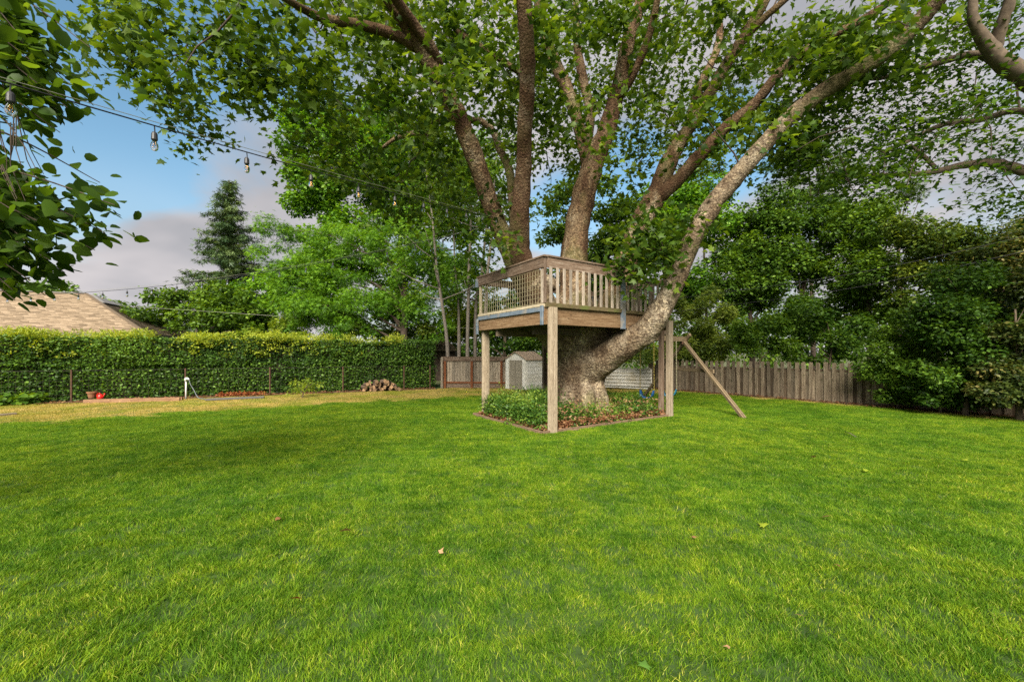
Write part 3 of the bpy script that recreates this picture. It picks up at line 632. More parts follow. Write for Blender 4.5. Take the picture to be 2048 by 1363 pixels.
# crown above the frame of the photograph
for k in range(420):
    px, py = rng.uniform(200, 1900), rng.uniform(-520, -10); Y = plane_depth(px, 0) + rng.normal(0, 1.6)
    if Y < 7.2 or k > 300: continue
    c = P(px, py, Y); n = 11
    lf.add(np.array(c)[None] + rng.normal(0, 1, (n, 3)) * .35, .15, 'palm', tint=.42 + rng.normal(0, .12), up=.55, droop=.45)
    if k % 4 == 0: twig_targets.append(c)
lf.build('crown', LM['plane'], plane)
lpa = np.array([tuple(p) for p, r in LIMB_PTS])
tw = MB(); nodes = [tuple(x) for x in lpa]
order = sorted(range(len(twig_targets)), key=lambda i: float(np.min(np.linalg.norm(lpa - np.array(twig_targets[i]), axis=1))))
nodes = list(map(tuple, lpa[::2]))
for i in order:
    t_ = np.array(twig_targets[i]); na = np.array(nodes); d = np.linalg.norm(na - t_, axis=1) + 0.5 * np.maximum(0, na[:, 2] - t_[2])
    j = int(np.argmin(d)); a = Vector(nodes[j]); c = Vector(t_); L = (c - a).length
    if L > 4.0: continue
    mid = (a + c) / 2 + Vector((rng.normal(0, .08), rng.normal(0, .08), .10)) * L; m1 = (a + mid) / 2 + Vector(rng.normal(0, .03, 3)) * L
    rr = .006 + .008 * min(L, 2.2)
    tw.tube([a, m1, mid, (mid + c) / 2 + Vector(rng.normal(0, .04, 3)) * L, c], [rr, rr * .85, rr * .65, rr * .45, .004], 5, cap=False); nodes.append(tuple(c)); nodes.append(tuple(mid))
tag(tw.build('twigs', M['bark_dark'], plane, smooth=True), kind='stuff')

# ------------------------------------------------------------------ tree house deck
deck = empty('tree_house_deck', DF, 'raised square tree house deck with wooden railings standing on posts around the trunk', 'tree house')
Z0, Z1, ZR0, ZR1 = 2.10, 2.43, 3.20, 3.40
ZT = Vector((0, 0, 1))
def at(p, z): return Vector((p.x, p.y, z))
u_left = (DL - DF).normalized(); u_right = (DR - DF).normalized()
n_left = Vector((-u_left.y, u_left.x, 0)); n_left = n_left if n_left.dot(DF - dc) > 0 else -n_left
n_right = Vector((-u_right.y, u_right.x, 0)); n_right = n_right if n_right.dot(DF - dc) > 0 else -n_right
LL, LR = (DL - DF).length, (DR - DF).length
zm = (Z0 + Z1) / 2
# fascia
def fascia(a, b_, nrm, mat, name='fascia_board', z0=Z0, z1=Z1): return board(name, at(a, (z0 + z1) / 2), at(b_, (z0 + z1) / 2), .045, z1 - z0, mat, deck)
fascia(DF + u_left * .02, DL, n_left, M['fascia'])
brk = LR * .565
fascia(DF + u_right * .03, DF + u_right * (brk - .002), n_right, M['fascia']); fascia(DF + u_right * (brk + .002), DR - u_right * .16, n_right, M['fascia'])
fascia(DL + u_right * .025, DBk, -n_right, M['fascia']); fascia(DR + u_left * .025, DBk - u_left * .03, -n_left, M['fascia'])
# joists and dark decking
for i in range(1, 9):
    a = DF + u_right * (LR * i / 9) + u_left * .03; b2 = a + u_left * (LL - .06)
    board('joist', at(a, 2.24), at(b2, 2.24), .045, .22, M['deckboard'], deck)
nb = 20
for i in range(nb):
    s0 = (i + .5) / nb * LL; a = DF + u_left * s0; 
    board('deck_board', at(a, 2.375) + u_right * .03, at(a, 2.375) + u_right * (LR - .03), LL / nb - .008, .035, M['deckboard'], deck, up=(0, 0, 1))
# rim boards on top of the fascia
board('rim_strip', at(DF + n_left * .040, 2.395), at(DL + n_left * .040, 2.395), .035, .085, M['bluegrey'], deck)
board('rim_board', at(DF + n_left * .03, 2.472), at(DL + n_left * .03, 2.472), .06, .06, M['cream'], deck)
board('rim_board', at(DF + n_right * .035, 2.475), at(DF + u_right * brk + n_right * .035, 2.475), .09, .085, M['mossy'], deck, label='moss grown lower rail')
board('rim_board', at(DF + n_right * .035 + u_right * (brk + .09), 2.465), at(DR + n_right * .035 - u_right * .12, 2.465), .09, .07, M['mossy'], deck, label='moss grown lower rail')
# top rails
board('top_rail', at(DF + n_left * .02, (ZR0 + ZR1) / 2), at(DL + n_left * .02, (ZR0 + ZR1) / 2), .045, ZR1 - ZR0, M['rail'], deck)
board('rail_cap', at(DF, ZR1 + .02) - u_left * .05, at(DL, ZR1 + .02) + u_left * .08, .12, .035, M['rail'], deck)
RAx, RBx = DF + u_right * .035, DF + u_right * (brk + .02)
board('top_rail', at(RAx + n_right * .02, (ZR0 + ZR1) / 2), at(RBx + n_right * .02, (ZR0 + ZR1) / 2), .045, ZR1 - ZR0, M['rail'], deck)
board('rail_cap', at(RAx, ZR1 + .022), at(RBx + u_right * .1, ZR1 + .022), .13, .035, M['rail'], deck)
board('top_rail', at(RBx + u_right * .10, 3.20), at(DR, 3.20), .045, .07, M['rail'], deck)
board('top_rail', at(DL, 3.30), at(DBk, 3.30), .045, .14, M['rail'], deck)
board('top_rail', at(DR, 3.30), at(DBk, 3.30), .045, .14, M['rail'], deck)
board('rail_cap', at(DL, ZR1 - .01), at(DBk, ZR1 - .01), .12, .035, M['rail'], deck)
# corner trims (blue-grey)
board('corner_trim', at(DF + n_left * .065 + u_left * .02, Z0 - .01), at(DF + n_left * .065 + u_left * .02, Z1 + .03), .03, .085, M['bluegrey'], deck, up=tuple(u_left))
board('corner_trim', at(DL + n_left * .065 + u_left * .02, Z0 - .09), at(DL + n_left * .065 + u_left * .02, Z1 - .04), .03, .10, M['bluegrey'], deck, up=tuple(u_left))
board('corner_trim', at(DL + n_left * .05 + u_left * .07, ZR0 - .02), at(DL + n_left * .05 + u_left * .07, ZR1 - .01), .05, .09, M['bluegrey'], deck, up=tuple(u_left))
board('middle_post', at(DF + u_right * (brk + .01) + n_right * .06, Z0 - .02), at(DF + u_right * (brk + .01) + n_right * .06, 3.195), .05, .13, M['bluegrey'], deck, up=tuple(u_right), label='worn blue painted post in the middle of the railing')
board('rail_post', at(DF + n_right * .01 + u_left * .01, Z1 + .09), at(DF + n_right * .01 + u_left * .01, ZR1), .045, .045, M['rail'], deck, up=tuple(u_right))
board('rail_post', at(DF + u_left * .07, Z1 + .09), at(DF + u_left * .07, ZR0 - .002), .05, .07, M['baluster'], deck, up=tuple(u_left))
board('rail_post', at(DL - u_left * .04, Z1 + .07), at(DL - u_left * .04, ZR0 - .002), .05, .06, M['cream'], deck, up=tuple(u_left))
for c_ in (DBk,): board('rail_post', at(c_, Z1), at(c_, ZR1 - .03), .09, .09, M['rail'], deck, up=tuple(u_left))
board('rail_post', at(DR - u_left * .0, Z1 + .0), at(DR, 3.165), .08, .08, M['baluster'], deck, up=tuple(u_left))
# balusters
nbal = 12
for i in range(nbal):
    s0 = .10 + i * (brk - .16) / (nbal - .4); p = DF + u_right * s0 + n_right * .055
    board('baluster', at(p, 2.50 + random.uniform(-.02, .01)), at(p, 3.215), .022, .068, M['baluster'], deck, up=tuple(u_right))
for i in range(10):
    s0 = brk + .20 + i * (LR - brk - .3) / 9; p = DF + u_right * s0 + n_right * .035
    board('baluster', at(p, 2.48), at(p, 3.18), .022, .062, M['baluster'], deck, up=tuple(u_right))
for i in range(0):
    p = DL + u_right * (LR * (i + .5) / 20) - n_right * .04; board('baluster', at(p, 2.38), at(p, 3.28), .02, .09, M['deckboard'], deck, up=tuple(u_right))
for i in range(14):
    p = DR + u_left * (LL * (i + .5) / 14) - n_left * .04; board('baluster', at(p, 2.38), at(p, 3.28), .02, .08, M['deckboard'], deck, up=tuple(u_left))
# horizontal boards of a bench inside the deck
bs = DL + u_right * 1.1 - u_left * .5
for k, z in enumerate((2.62, 2.78, 2.94)): board('bench_slat', at(bs, z), at(bs + u_right * 2.4, z), .03, .12, M['deckboard'], deck)
for k in range(3):
    q_ = bs + u_right * (.1 + k * 1.1) + u_left * .04; board('bench_support', at(q_, 2.39), at(q_, 3.02), .05, .07, M['deckboard'], deck, up=tuple(u_right))
# wire mesh panel on the left rail
wm = MB(); a0 = DF + u_left * .11 + n_left * .02; a1 = DL - u_left * .07 + n_left * .02; Lw = (a1 - a0).length
nv = 27
for i in range(nv + 1):
    p = a0 + (a1 - a0) * (i / nv) + Vector((0, 0, 0)); wm.tube([at(p, 2.50), at(p, ZR0 + .01)], .0030, 5)
for k in range(8):
    z = 2.53 + k * .092; wm.tube([at(a0, z) + n_left * .006, at(a1, z) + n_left * .006], .0030, 5)
wm.build('wire_mesh', M['wire'], deck)
# posts: pairs of planks
def dpost(p, z1, w=.165, d=.10, mat='post'):
    r_ = u_right; q = Vector((p.x, p.y, 0))
    board('post', at(q - r_ * w * .26, -.05), at(q - r_ * w * .26, z1), d, w * .46, M[mat], deck, up=tuple(r_))
    board('post', at(q + r_ * w * .25, -.05), at(q + r_ * w * .25, z1 + .0), d + .012, w * .50, M[mat], deck, up=tuple(r_))
dpost(DF + u_right * .115 + n_right * .085, 2.43)
dpost(DL - n_left * .09 - u_left * .04 + u_right * .05, Z0 - .003)
dpost(DR - u_right * .03 + n_right * .10, 2.33, .15)
board('post', at(DR - u_right * .14 - n_right * .05, -.05), at(DR - u_right * .14 - n_right * .05, Z0 - .002), .1, .10, M['rail'], deck, up=tuple(u_right))
dpost(DBk - u_right * .1 - u_left * .1, Z0 - .003, mat='rail')
pm = P(1089, 800, 12.3); board('post', Vector((pm.x, pm.y, -.05)), Vector((pm.x, pm.y, Z0 - .02)), .09, .11, M['rail'], deck, up=tuple(u_right))
# beams under the joists
board('cross_beam', at(DF + u_left * LL * .72 + u_right * .05, 2.02), at(DF + u_left * LL * .72 + u_right * (LR - .1), 2.02), .09, .16, M['deckboard'], deck)
board('cross_beam', at(DF + u_left * LL * .30 + u_right * .3, 2.02), at(DF + u_left * LL * .30 + u_right * (LR - .6), 2.02), .09, .16, M['deckboard'], deck)
# bed edging
for i, (a, b2) in enumerate(((BED[0], BED[1]), (BED[3], BED[0]), (BED[1], BED[2]), (BED[2], BED[3]))):
    d = (b2 - a).normalized(); a_, b3 = a + d * .02, b2 - d * .02
    e_ = board('bed_edging', at(a_, .02), at(b3, .02), .035, .075, M['edging'], None); tag(e_, ['low timber edging board along the right front of the planting bed', 'low timber edging board along the left front of the planting bed', 'low timber edging board behind the right deck post facing the swings', 'low timber edging board at the back of the planting bed'][i], 'edging', 'timber edging around the planting bed')

# ------------------------------------------------------------------ planting under the deck
def bedpts(n, u0, u1, v0, v1):
    u = rng.uniform(u0, u1, n); v = rng.uniform(v0, v1, n)
    return np.array([DF.x, DF.y])[None] + u[:, None] * np.array([u_right.x, u_right.y]) * LR + v[:, None] * np.array([u_left.x, u_left.y]) * LL
bl = Leaves()
xy = bedpts(420, .0, 1.0, .02, 1.0)
for i, (x, y) in enumerate(xy):
    u = ((Vector((x, y, 0)) - DF).dot(u_right)) / LR; v = ((Vector((x, y, 0)) - DF).dot(u_left)) / LL
    if (Vector((x, y, 0)) - PT).length < .95: continue
    edge = min(v, 1.2) if u > .12 else min(u + .2, v)
    h = .14 + (.46 - .16 * min(1, max(0, u - .3) * 1.6)) * min(1, edge * 3.4) * (.7 + .6 * noise.noise(Vector((x * 1.3, y * 1.3, 3)))+.2)
    if v < .10 and u > .1: h *= .5
    tnt = .46 + .55 * noise.noise(Vector((x * 1.7, y * 1.7, 9)))
    bl.blob((x, y, h * .55), (.20, .20, h * .55), 60, .066, 'quad', tint=tnt, up=.55, droop=.1)
    bl.blob((x, y, h * 1.05), (.12, .12, h * .25), 12, .05, 'slim', tint=tnt + .15, up=.2, droop=-.7)
# taller shrubs on the left side
for i in range(120):
    v = rng.uniform(.12, 1.05); p = DF + u_left * LL * v + u_right * rng.uniform(.0, .9) + n_left * rng.uniform(-.1, .10); h = .42 + .16 * noise.noise(Vector((v * 5, i, 0)))
    bl.blob((p.x, p.y, h * .6), (.20, .20, h * .5), 60, .055, 'quad', tint=.36 + rng.normal(0, .1), up=.4, droop=.0)
bl.build('ground_cover', LM['groundcover'], None, 'stuff'); tag(bpy.data.objects['ground_cover'], 'low leafy green ground cover filling the bed under the deck', 'plants')
dl = Leaves(); xy = bedpts(3600, .02, 1.0, -.01, .20); keep = rng.uniform(0, 1, len(xy)) < 0.8
dl.add(np.column_stack([xy[keep], rng.uniform(.03, .16, keep.sum())]), .085, 'lobed', up=.4, droop=.1, tint=.45)
xy = bedpts(1500, -.02, .12, .0, 1.0); dl.add(np.column_stack([xy, rng.uniform(.03, .10, len(xy))]), .07, 'lobed', up=.5, droop=.1, tint=.4)
xy = bedpts(1000, .1, 1.0, .02, .42); dl.add(np.column_stack([xy, rng.uniform(.10, .44, len(xy))]), .085, 'slim', up=.2, droop=-.3, tint=.75)
dl.build('leaf_litter', LM['dryleaf'], None, 'stuff'); tag(bpy.data.objects['leaf_litter'], 'reddish brown dead leaves and dry stems at the front edge of the bed', 'leaf litter')
# litter on the soil strips
dl = Leaves()
s = rng.uniform(0, 1, 2600) * (HB - HA).length; o_ = rng.uniform(.0, .9, 2600)
dl.add(np.column_stack([HA.x + HD.x * s + HN.x * o_, HA.y + HD.y * s + HN.y * o_, rng.uniform(.02, .05, 2600)]), .09, 'lobed', up=.8, droop=0)
s = rng.uniform(0, 1, 1500) * (FB - FA).length; o_ = rng.uniform(.03, .55, 1500)
dl.add(np.column_stack([FA.x + FD.x * s + FNrm.x * o_, FA.y + FD.y * s + FNrm.y * o_, rng.uniform(.02, .05, 1500)]), .08, 'lobed', up=.8, droop=0)
dl.build('fallen_leaf_litter', LM['dryleaf'], None, 'stuff'); tag(bpy.data.objects['fallen_leaf_litter'], 'dry brown leaves lying on the soil along hedge and fence', 'leaf litter')

def strap_plant(name, c, n, h, label, mat='iris', spread=.6):
    mb = MB(); vs = []; fs = []; tt = []
    for i in range(n):
        a = rng.uniform(0, 6.28); hh = h * rng.uniform(.6, 1.1); sp = rng.uniform(.1, spread) * hh; w = .011; d = np.array([math.cos(a), math.sin(a), 0]); sd_ = np.array([-d[1], d[0], 0]) * w
        base = np.array([c.x, c.y, 0.02]) + rng.normal(0, .09, 3) * [1, 1, 0]
        k0 = len(vs)
        for f, wf in ((0, .8), (.35, 1), (.7, .8), (1, .05)):
            pp = base + d * sp * f ** 2 + np.array([0, 0, hh * (f - .22 * f ** 3 * spread)])
            vs += [pp - sd_ * wf, pp + sd_ * wf]; tt += [0, 0]
        tv = np.clip(rng.normal(.5, .2), 0, 1); tt[-8:] = [tv] * 8
        for q in range(3): fs.append((k0 + 2 * q, k0 + 2 * q + 1, k0 + 2 * q + 3, k0 + 2 * q + 2))
    root = empty(name, (c.x, c.y, 0), label, 'plant'); V = np.array(vs) - np.array([c.x, c.y, 0]); me = mesh_np('strap_leaves', V, np.array(fs), np.array(tt)); me.materials.append(LM[mat])
    link(bpy.data.objects.new('foliage', me), root); return root
strap_plant('daylily_clump', P(1070, 800, 10.6), 170, .85, 'tall clump of arching strap leaves in front of the white shed')
strap_plant('low_weed', GP(1022, 850) , 40, .12, 'small flat weed in the lawn by the left edge of the bed', 'groundcover', 2.2)

# ------------------------------------------------------------------ trees
def rand_in_ellipse(n):
    a = rng.uniform(0, 2 * np.pi, n); r_ = np.sqrt(rng.uniform(0, 1, n)); return r_ * np.cos(a), r_ * np.sin(a)
def tree(name, label, Y, trunk_px, ells, leaf, lsize, tmpl='quad', bark='bark', group=None, cat='tree', trunk_w=.16, top_py=None, nbr=7, dens=1.0, up=.6, droop=.3, tintv=.13, flat=.7, crownname='crown', tint0=.45, cl=.42):
    """ells: (px, py, rx_px, ry_px, clumps) crown lobes seen at distance Y; lobes get real depth."""
    X = (trunk_px - CX) / FPX * Y; root = empty(name, (X, Y, 0), label, cat, group)
    lv = Leaves(); centers = []
    for (ex, ey, rx, ry, nc) in ells:
        C = P(ex, ey, Y); RX, RZ = rx / FPX * Y, ry / FPX * Y; u, v = rand_in_ellipse(nc)
        dd = rng.uniform(-1, 1, nc) * np.sqrt(np.clip(1 - u * u - v * v, .05, 1)) * min(RX, 3.2)
        cr_ = cl * min(RX, RZ) + .12
        for k in range(nc):
            c = np.array([C.x + u[k] * RX * .85, C.y + dd[k], C.z + v[k] * RZ * .85]); r1 = cr_ * rng.uniform(.65, 1.2)
            if c[2] < .3: c[2] = .3
            n = int(dens * dict(quad=40, slim=70, spray=62, lobed=34)[tmpl] * (r1 / lsize) ** 2) + 8; n = min(n, 1600)
            lv.blob(c, (r1, r1, r1 * flat), n, lsize, tmpl, tint=tint0 + rng.normal(0, tintv), up=up, droop=droop); centers.append(c)
    lv.build(crownname, LM[leaf], root)
    top = max(c[2] for c in centers) * .8 if top_py is None else P(0, top_py, Y).z
    tp = []; nseg = 7
    for i in range(nseg + 1):
        f = i / nseg; tp.append((Vector((X + .25 * noise.noise(Vector((f * 2, X, Y))) * f * 2, Y + .25 * noise.noise(Vector((f * 2, Y, X))) * f, f * top - (.05 if i == 0 else 0))), trunk_w * (1 - .72 * f) * (1.25 if i == 0 else 1)))
    mb = MB(); sp = smooth_path(tp, 3); mb.tube([p for p, r in sp], [r for p, r in sp], 9, wob=.15); mb.build('trunk', M[bark], root, smooth=True)
    idx = rng.permutation(len(centers))[:nbr]
    for k in idx:
        c = Vector(centers[k]); f = min(.95, max(.25, (c.z * .72) / max(top, .1))); a = sp[int(f * (len(sp) - 1))]
        L = (c - a[0]).length
        mid = (a[0] + c) / 2 + Vector((rng.normal(0, .06), rng.normal(0, .06), .12)) * L
        mb = MB(); bp = smooth_path([(a[0], a[1] * .45), (mid, a[1] * .25), (c, .012)], 4); mb.tube([p for p, r in bp], [r for p, r in bp], 6); mb.build('branch', M[bark], root, smooth=True)
    return root

# distant wood closing the horizon
fw = Leaves()
for x in np.arange(-48, 44, 1.1):
    z = 3.2 + 1.6 * noise.noise(Vector((x * .25, 2, 0)))
    if x < -13: z -= 1.4
    if x > 4: z += 3.6
    if -13 <= x <= 4: z += 1.2
    fw.blob((x, 38 + rng.uniform(-1.5, 1.5), z * .55), (1.5, 1.2, z * .6), 430, .42, 'quad', tint=.4 + rng.normal(0, .15))
fw.build('far_wood', LM['mid'], None, 'stuff'); tag(bpy.data.objects['far_wood'], 'distant mass of mid green trees beyond all the gardens', 'wood')

# redwood
def redwood(name, label, px, Y, top_py, half_px, bark='bark_dark'):
    X = (px - CX) / FPX * Y; H = P(px, top_py, Y).z; Rm = half_px / FPX * Y
    root = empty(name, (X, Y, 0), label, 'tree'); mb = MB(); mb.tube([(X, Y, -.05), (X, Y, H * .5), (X, Y, H * .98)], [.38, .22, .02], 9); mb.build('trunk', M[bark], root, smooth=True)
    lv = Leaves(); nl = 40; br = MB()
    for i in range(nl):
        f = i / nl; z = H * (.10 + .89 * f); Rr = Rm * (1 - f) ** .85 * rng.uniform(.75, 1.1) + .1
        nb_ = int(5 + 5 * (1 - f))
        for j in range(nb_):
            a = rng.uniform(0, 6.28); Lb = Rr * rng.uniform(.65, 1.12); tipz = z + Lb * rng.uniform(-.22, .18)
            br.tube([(X, Y, z), (X + math.cos(a) * Lb * .9, Y + math.sin(a) * Lb * .9, tipz)], [.035, .01], 4, cap=False)
            m_ = int(14 + 34 * Lb); tt = rng.uniform(.12, 1.05, m_) ; off = rng.normal(0, .16, (m_, 3)) * np.array([1, 1, .5])
            pts = np.stack([X + math.cos(a) * Lb * tt, Y + math.sin(a) * Lb * tt, z + (tipz - z) * tt - .06 * tt], 1) + off
            lv.add(pts, .42, 'spray', tint=.45 + rng.normal(0, .16), up=.6, droop=.45)
    lv.build('crown', LM['needle'], root); tag(br.build('branches', M[bark], root), kind='stuff'); return root
redwood('redwood_tree', 'tall dark cone shaped redwood rising against the sky behind the hedge', 458, 32, 352, 128)

tree('roadside_tree', 'dark green distant tree just behind the left end of the tan roof', 36, 60, [(60, 590, 95, 36, 12), (0, 575, 60, 35, 6)], 'deep', .34, dens=1.0)
tree('roadside_tree', 'small round distant tree peeking out right beside the tan roof ridge', 34, 205, [(205, 622, 42, 34, 8), (180, 610, 30, 22, 4)], 'mid', .30)
tree('spreading_tree', 'low spreading tree with visible forking branches above the left part of the hedge', 25, 395, [(300, 620, 45, 38, 9), (345, 600, 45, 32, 9), (270, 640, 25, 30, 4), (430, 605, 62, 42, 13), (390, 660, 60, 25, 8), (480, 630, 55, 50, 12), (330, 655, 50, 25, 6)], 'mid', .22, nbr=12, trunk_w=.2, bark='bark_grey')
tree('garden_tree', 'rounded green tree between the redwood and the feathery tree', 27, 520, [(515, 610, 55, 60, 14), (560, 640, 55, 40, 9), (480, 660, 40, 25, 5)], 'bright', .24)
tree('tall_ash_tree', 'tall leafy tree whose bright crown edge stands highest left of the plane tree', 27, 800,
     [(640, 300, 75, 100, 26), (740, 260, 80, 80, 18), (820, 330, 90, 90, 20), (600, 370, 40, 70, 10), (700, 400, 80, 60, 16), (900, 400, 70, 110, 18), (960, 330, 45, 60, 8), (830, 450, 80, 50, 10), (620, 390, 60, 50, 14), (605, 260, 40, 60, 12), (700, 480, 90, 60, 16), (800, 560, 90, 60, 14), (900, 520, 60, 60, 9), (640, 560, 80, 60, 12)],
     'bright', .25, nbr=16, trunk_w=.24, bark='bark_dark', tint0=.36, dens=.75)
tree('feathery_tree', 'bright green feathery tree with layered rounded boughs and a dark trunk behind the hedge', 22, 806,
     [(555, 448, 42, 24, 6), (600, 485, 58, 26, 9), (680, 470, 55, 24, 8), (540, 515, 28, 26, 4), (640, 515, 55, 22, 7), (735, 500, 58, 26, 9), (830, 490, 65, 32, 11), (600, 560, 62, 36, 10), (700, 560, 60, 28, 8),
      (790, 545, 55, 28, 7), (880, 530, 45, 28, 6), (640, 620, 70, 40, 12), (730, 610, 60, 36, 10), (800, 610, 45, 40, 7), (880, 600, 45, 38, 6), (850, 655, 60, 26, 6), (700, 655, 60, 22, 6), (580, 620, 40, 30, 5), (640, 560, 50, 30, 7), (760, 450, 50, 30, 7), (560, 540, 40, 30, 6)],
     'bright', .21, 'spray', bark='bark_dark', nbr=16, trunk_w=.24, flat=.62, dens=.62, droop=.55, cl=.66)
for px, top, lean, lab in ((895, 300, -30, 'leftmost slender bare trunk tree in the row left of the deck'), (918, 320, -14, 'second slender tree, curving left, beside the deck'), (935, 330, 8, 'slender pale tree standing straight in the middle of the thin trunks'), (950, 320, 22, 'slender forked tree leaning right towards the deck rail'), (968, 340, 12, 'thin tree nearest the left edge of the deck')):
    Y = 21 + rng.uniform(-1, 1.5); X = (px - CX) / FPX * Y; root = empty('slender_tree', (X, Y, 0), lab, 'tree', 'slender trunks left of the deck')
    tp = [(Vector((X, Y, -.05)), .11), (P(px, 690, Y), .09)] + [(P(px + lean * 1.6 * (660 - yy) / 330 + rng.uniform(-4, 4), yy, Y), (.06 + .03 * (px % 3) / 2) * (1 - (660 - yy) / 520)) for yy in (600, 540, 480, 420, top + 20)]
    sp = smooth_path(tp, 3); mb = MB(); mb.tube([p for p, r in sp], [r for p, r in sp], 8, wob=.1); mb.build('trunk', M['bark_grey'], root, smooth=True)
    lv = Leaves()
    for k in range(9):
        i = rng.integers(len(sp) // 3, len(sp)); a = sp[i][0]; c = a + Vector((rng.normal(0, 1.0), rng.normal(0, .8), rng.uniform(.3, 1.5)))
        mb = MB(); mb.tube([a, (a + c) / 2 + Vector((0, 0, -.1)), c], [.035, .02, .008], 5); mb.build('branch', M['bark_grey'], root, smooth=True)
        if c.z > 4.2: lv.blob(np.array(c), .75, 120, .20, 'quad', tint=.42 + rng.normal(0, .15))
    for k in range(6): lv.blob(np.array(sp[-1][0]) + rng.normal(0, .9, 3), .8, 140, .21, 'quad', tint=.45)
    lv.build('crown', LM['mid'], root)
tree('golden_shrub', 'yellow green leafy tree glowing behind the thin trunks left of the deck', 26, 935, [(935, 625, 55, 40, 12), (975, 650, 45, 35, 6), (900, 650, 40, 35, 6), (700, 650, 20, 10, 1)], 'yellow', .24)
tree('mound_shrub', 'yellow topped rounded shrub bulging above the hedge', 20.3, 548, [(548, 668, 52, 26, 9), (500, 680, 40, 16, 4), (600, 678, 45, 16, 4)], 'yellow', .15, cat='shrub', trunk_w=.07, nbr=3)
tree('back_shrub', 'olive and rust tinged bush behind the hedge under the feathery tree', 23.5, 680, [(640, 640, 90, 45, 16), (760, 642, 80, 40, 14), (850, 660, 50, 25, 6)], 'olive', .17, cat='shrub', trunk_w=.07, nbr=3)
tree('laurel_tree', 'dark green laurel seen under the deck behind the gate fence', 22.5, 1010, [(1000, 680, 60, 30, 9), (1075, 672, 50, 36, 8), (950, 690, 30, 20, 4), (990, 612, 45, 24, 7), (1050, 606, 40, 30, 6)], 'deep', .2, nbr=6)
tree('garden_tree', 'leafy tree filling the gap right of the central limbs behind the deck', 19, 1225, [(1120, 450, 42, 60, 9), (1150, 380, 35, 40, 5), (1225, 490, 70, 70, 14), (1230, 400, 50, 45, 8), (1160, 560, 60, 50, 9), (1250, 590, 70, 50, 10)], 'mid', .2, nbr=8)
tree('garden_tree', 'bright topped tree between the two right hand limbs', 21, 1330, [(1330, 400, 55, 50, 12), (1395, 380, 50, 45, 9), (1380, 460, 70, 60, 14), (1310, 480, 60, 60, 10), (1440, 420, 30, 45, 5), (1400, 560, 60, 60, 10)], 'bright', .2, nbr=8, tint0=.4)
tree('garden_tree', 'pale leaning tree whose wispy top shows right beside the long pale limb', 24, 1412, [(1418, 330, 38, 32, 7), (1400, 380, 30, 30, 4)], 'mid', .2, dens=.6, nbr=5, trunk_w=.10)
tree('yew_tree', 'dark needled tree standing tallest behind the right hedge row', 26, 1625, [(1590, 330, 50, 50, 9), (1650, 300, 40, 60, 9), (1610, 400, 60, 50, 9), (1680, 370, 45, 50, 6)], 'deep', .24, 'spray', bark='bark_dark', flat=.45, dens=.8)
R_TREES = [
 ('bay_tree', 'broad green bay tree directly behind the A shaped swing frame', 20.5, 1505, [(1500, 470, 55, 60, 14), (1470, 540, 60, 60, 12), (1530, 560, 70, 60, 12), (1500, 640, 80, 50, 12)], 'deep', .155, 'quad'),
 ('bay_tree', 'tall mid green bay tree behind the middle of the picket fence', 19.5, 1600, [(1580, 420, 65, 50, 14), (1620, 480, 80, 65, 16), (1590, 570, 75, 60, 14), (1640, 650, 70, 50, 10)], 'deep', .15, 'quad'),
 ('bay_tree', 'leafy tree with yellowish crown behind the right half of the picket fence', 18, 1740, [(1720, 450, 80, 55, 16), (1770, 510, 75, 60, 14), (1700, 540, 60, 60, 10), (1740, 610, 60, 50, 10), (1700, 680, 50, 30, 6)], 'mid', .145, 'quad'),
 ('bay_tree', 'olive brown leaved tree at the right above the dark fence end', 16, 1880, [(1850, 470, 75, 50, 14), (1910, 510, 70, 60, 12), (1850, 580, 70, 60, 10)], 'olive', .14, 'quad'),
 ('bay_tree', 'loose bronze tinted tree at the far right corner of the yard', 14.5, 2010, [(2010, 520, 70, 75, 16), (2060, 610, 70, 80, 14), (1990, 630, 60, 60, 10), (2110, 500, 80, 80, 10)], 'brownish', .125, 'quad'),
 ('wispy_tree', 'thin feathery tree top poking up between the right hand crowns', 23, 1800, [(1790, 370, 32, 45, 5), (1825, 400, 30, 35, 4)], 'needle', .2, 'spray'),
]
for (nm, lb, Y, tp_, el, lfm, ls, tm_) in R_TREES:
    tree(nm, lb, Y, tp_, el, lfm, ls, tm_, bark='bark_dark', nbr=7, trunk_w=.15, dens=.95 if nm != 'wispy_tree' else .6)
tree('bamboo_shrub', 'upright yellow green bamboo like shrub behind the left end of the picket fence', 18.8, 1408, [(1405, 640, 40, 60, 10), (1385, 690, 45, 40, 7), (1440, 600, 30, 50, 6), (1450, 690, 40, 35, 6)], 'olive', .17, 'slim', cat='shrub', trunk_w=.05, nbr=5, up=.2, tint0=.65, dens=1.5)
tree('bamboo_shrub', 'russet tinged wispy bamboo shrub right behind the swing frame top', 18.2, 1345, [(1345, 640, 32, 50, 7), (1330, 700, 40, 30, 5), (1270, 710, 60, 25, 6)], 'olive', .16, 'slim', cat='shrub', trunk_w=.05, nbr=4, up=.2, tint0=.6, dens=1.5)
tree('laurel_shrub', 'bright leaved laurel shrub leaning over the picket fence middle', 16.6, 1520, [(1520, 670, 55, 40, 9), (1490, 700, 40, 25, 5), (1560, 700, 40, 25, 5)], 'deep', .14, cat='shrub', trunk_w=.06, nbr=4, tint0=.65)
tree('laurel_shrub', 'shadowy shrub with arching stems behind the fence right of centre', 16.4, 1660, [(1650, 690, 65, 40, 8), (1620, 640, 55, 45, 7), (1700, 680, 40, 40, 5)], 'deep', .15, cat='shrub', trunk_w=.06, nbr=6)
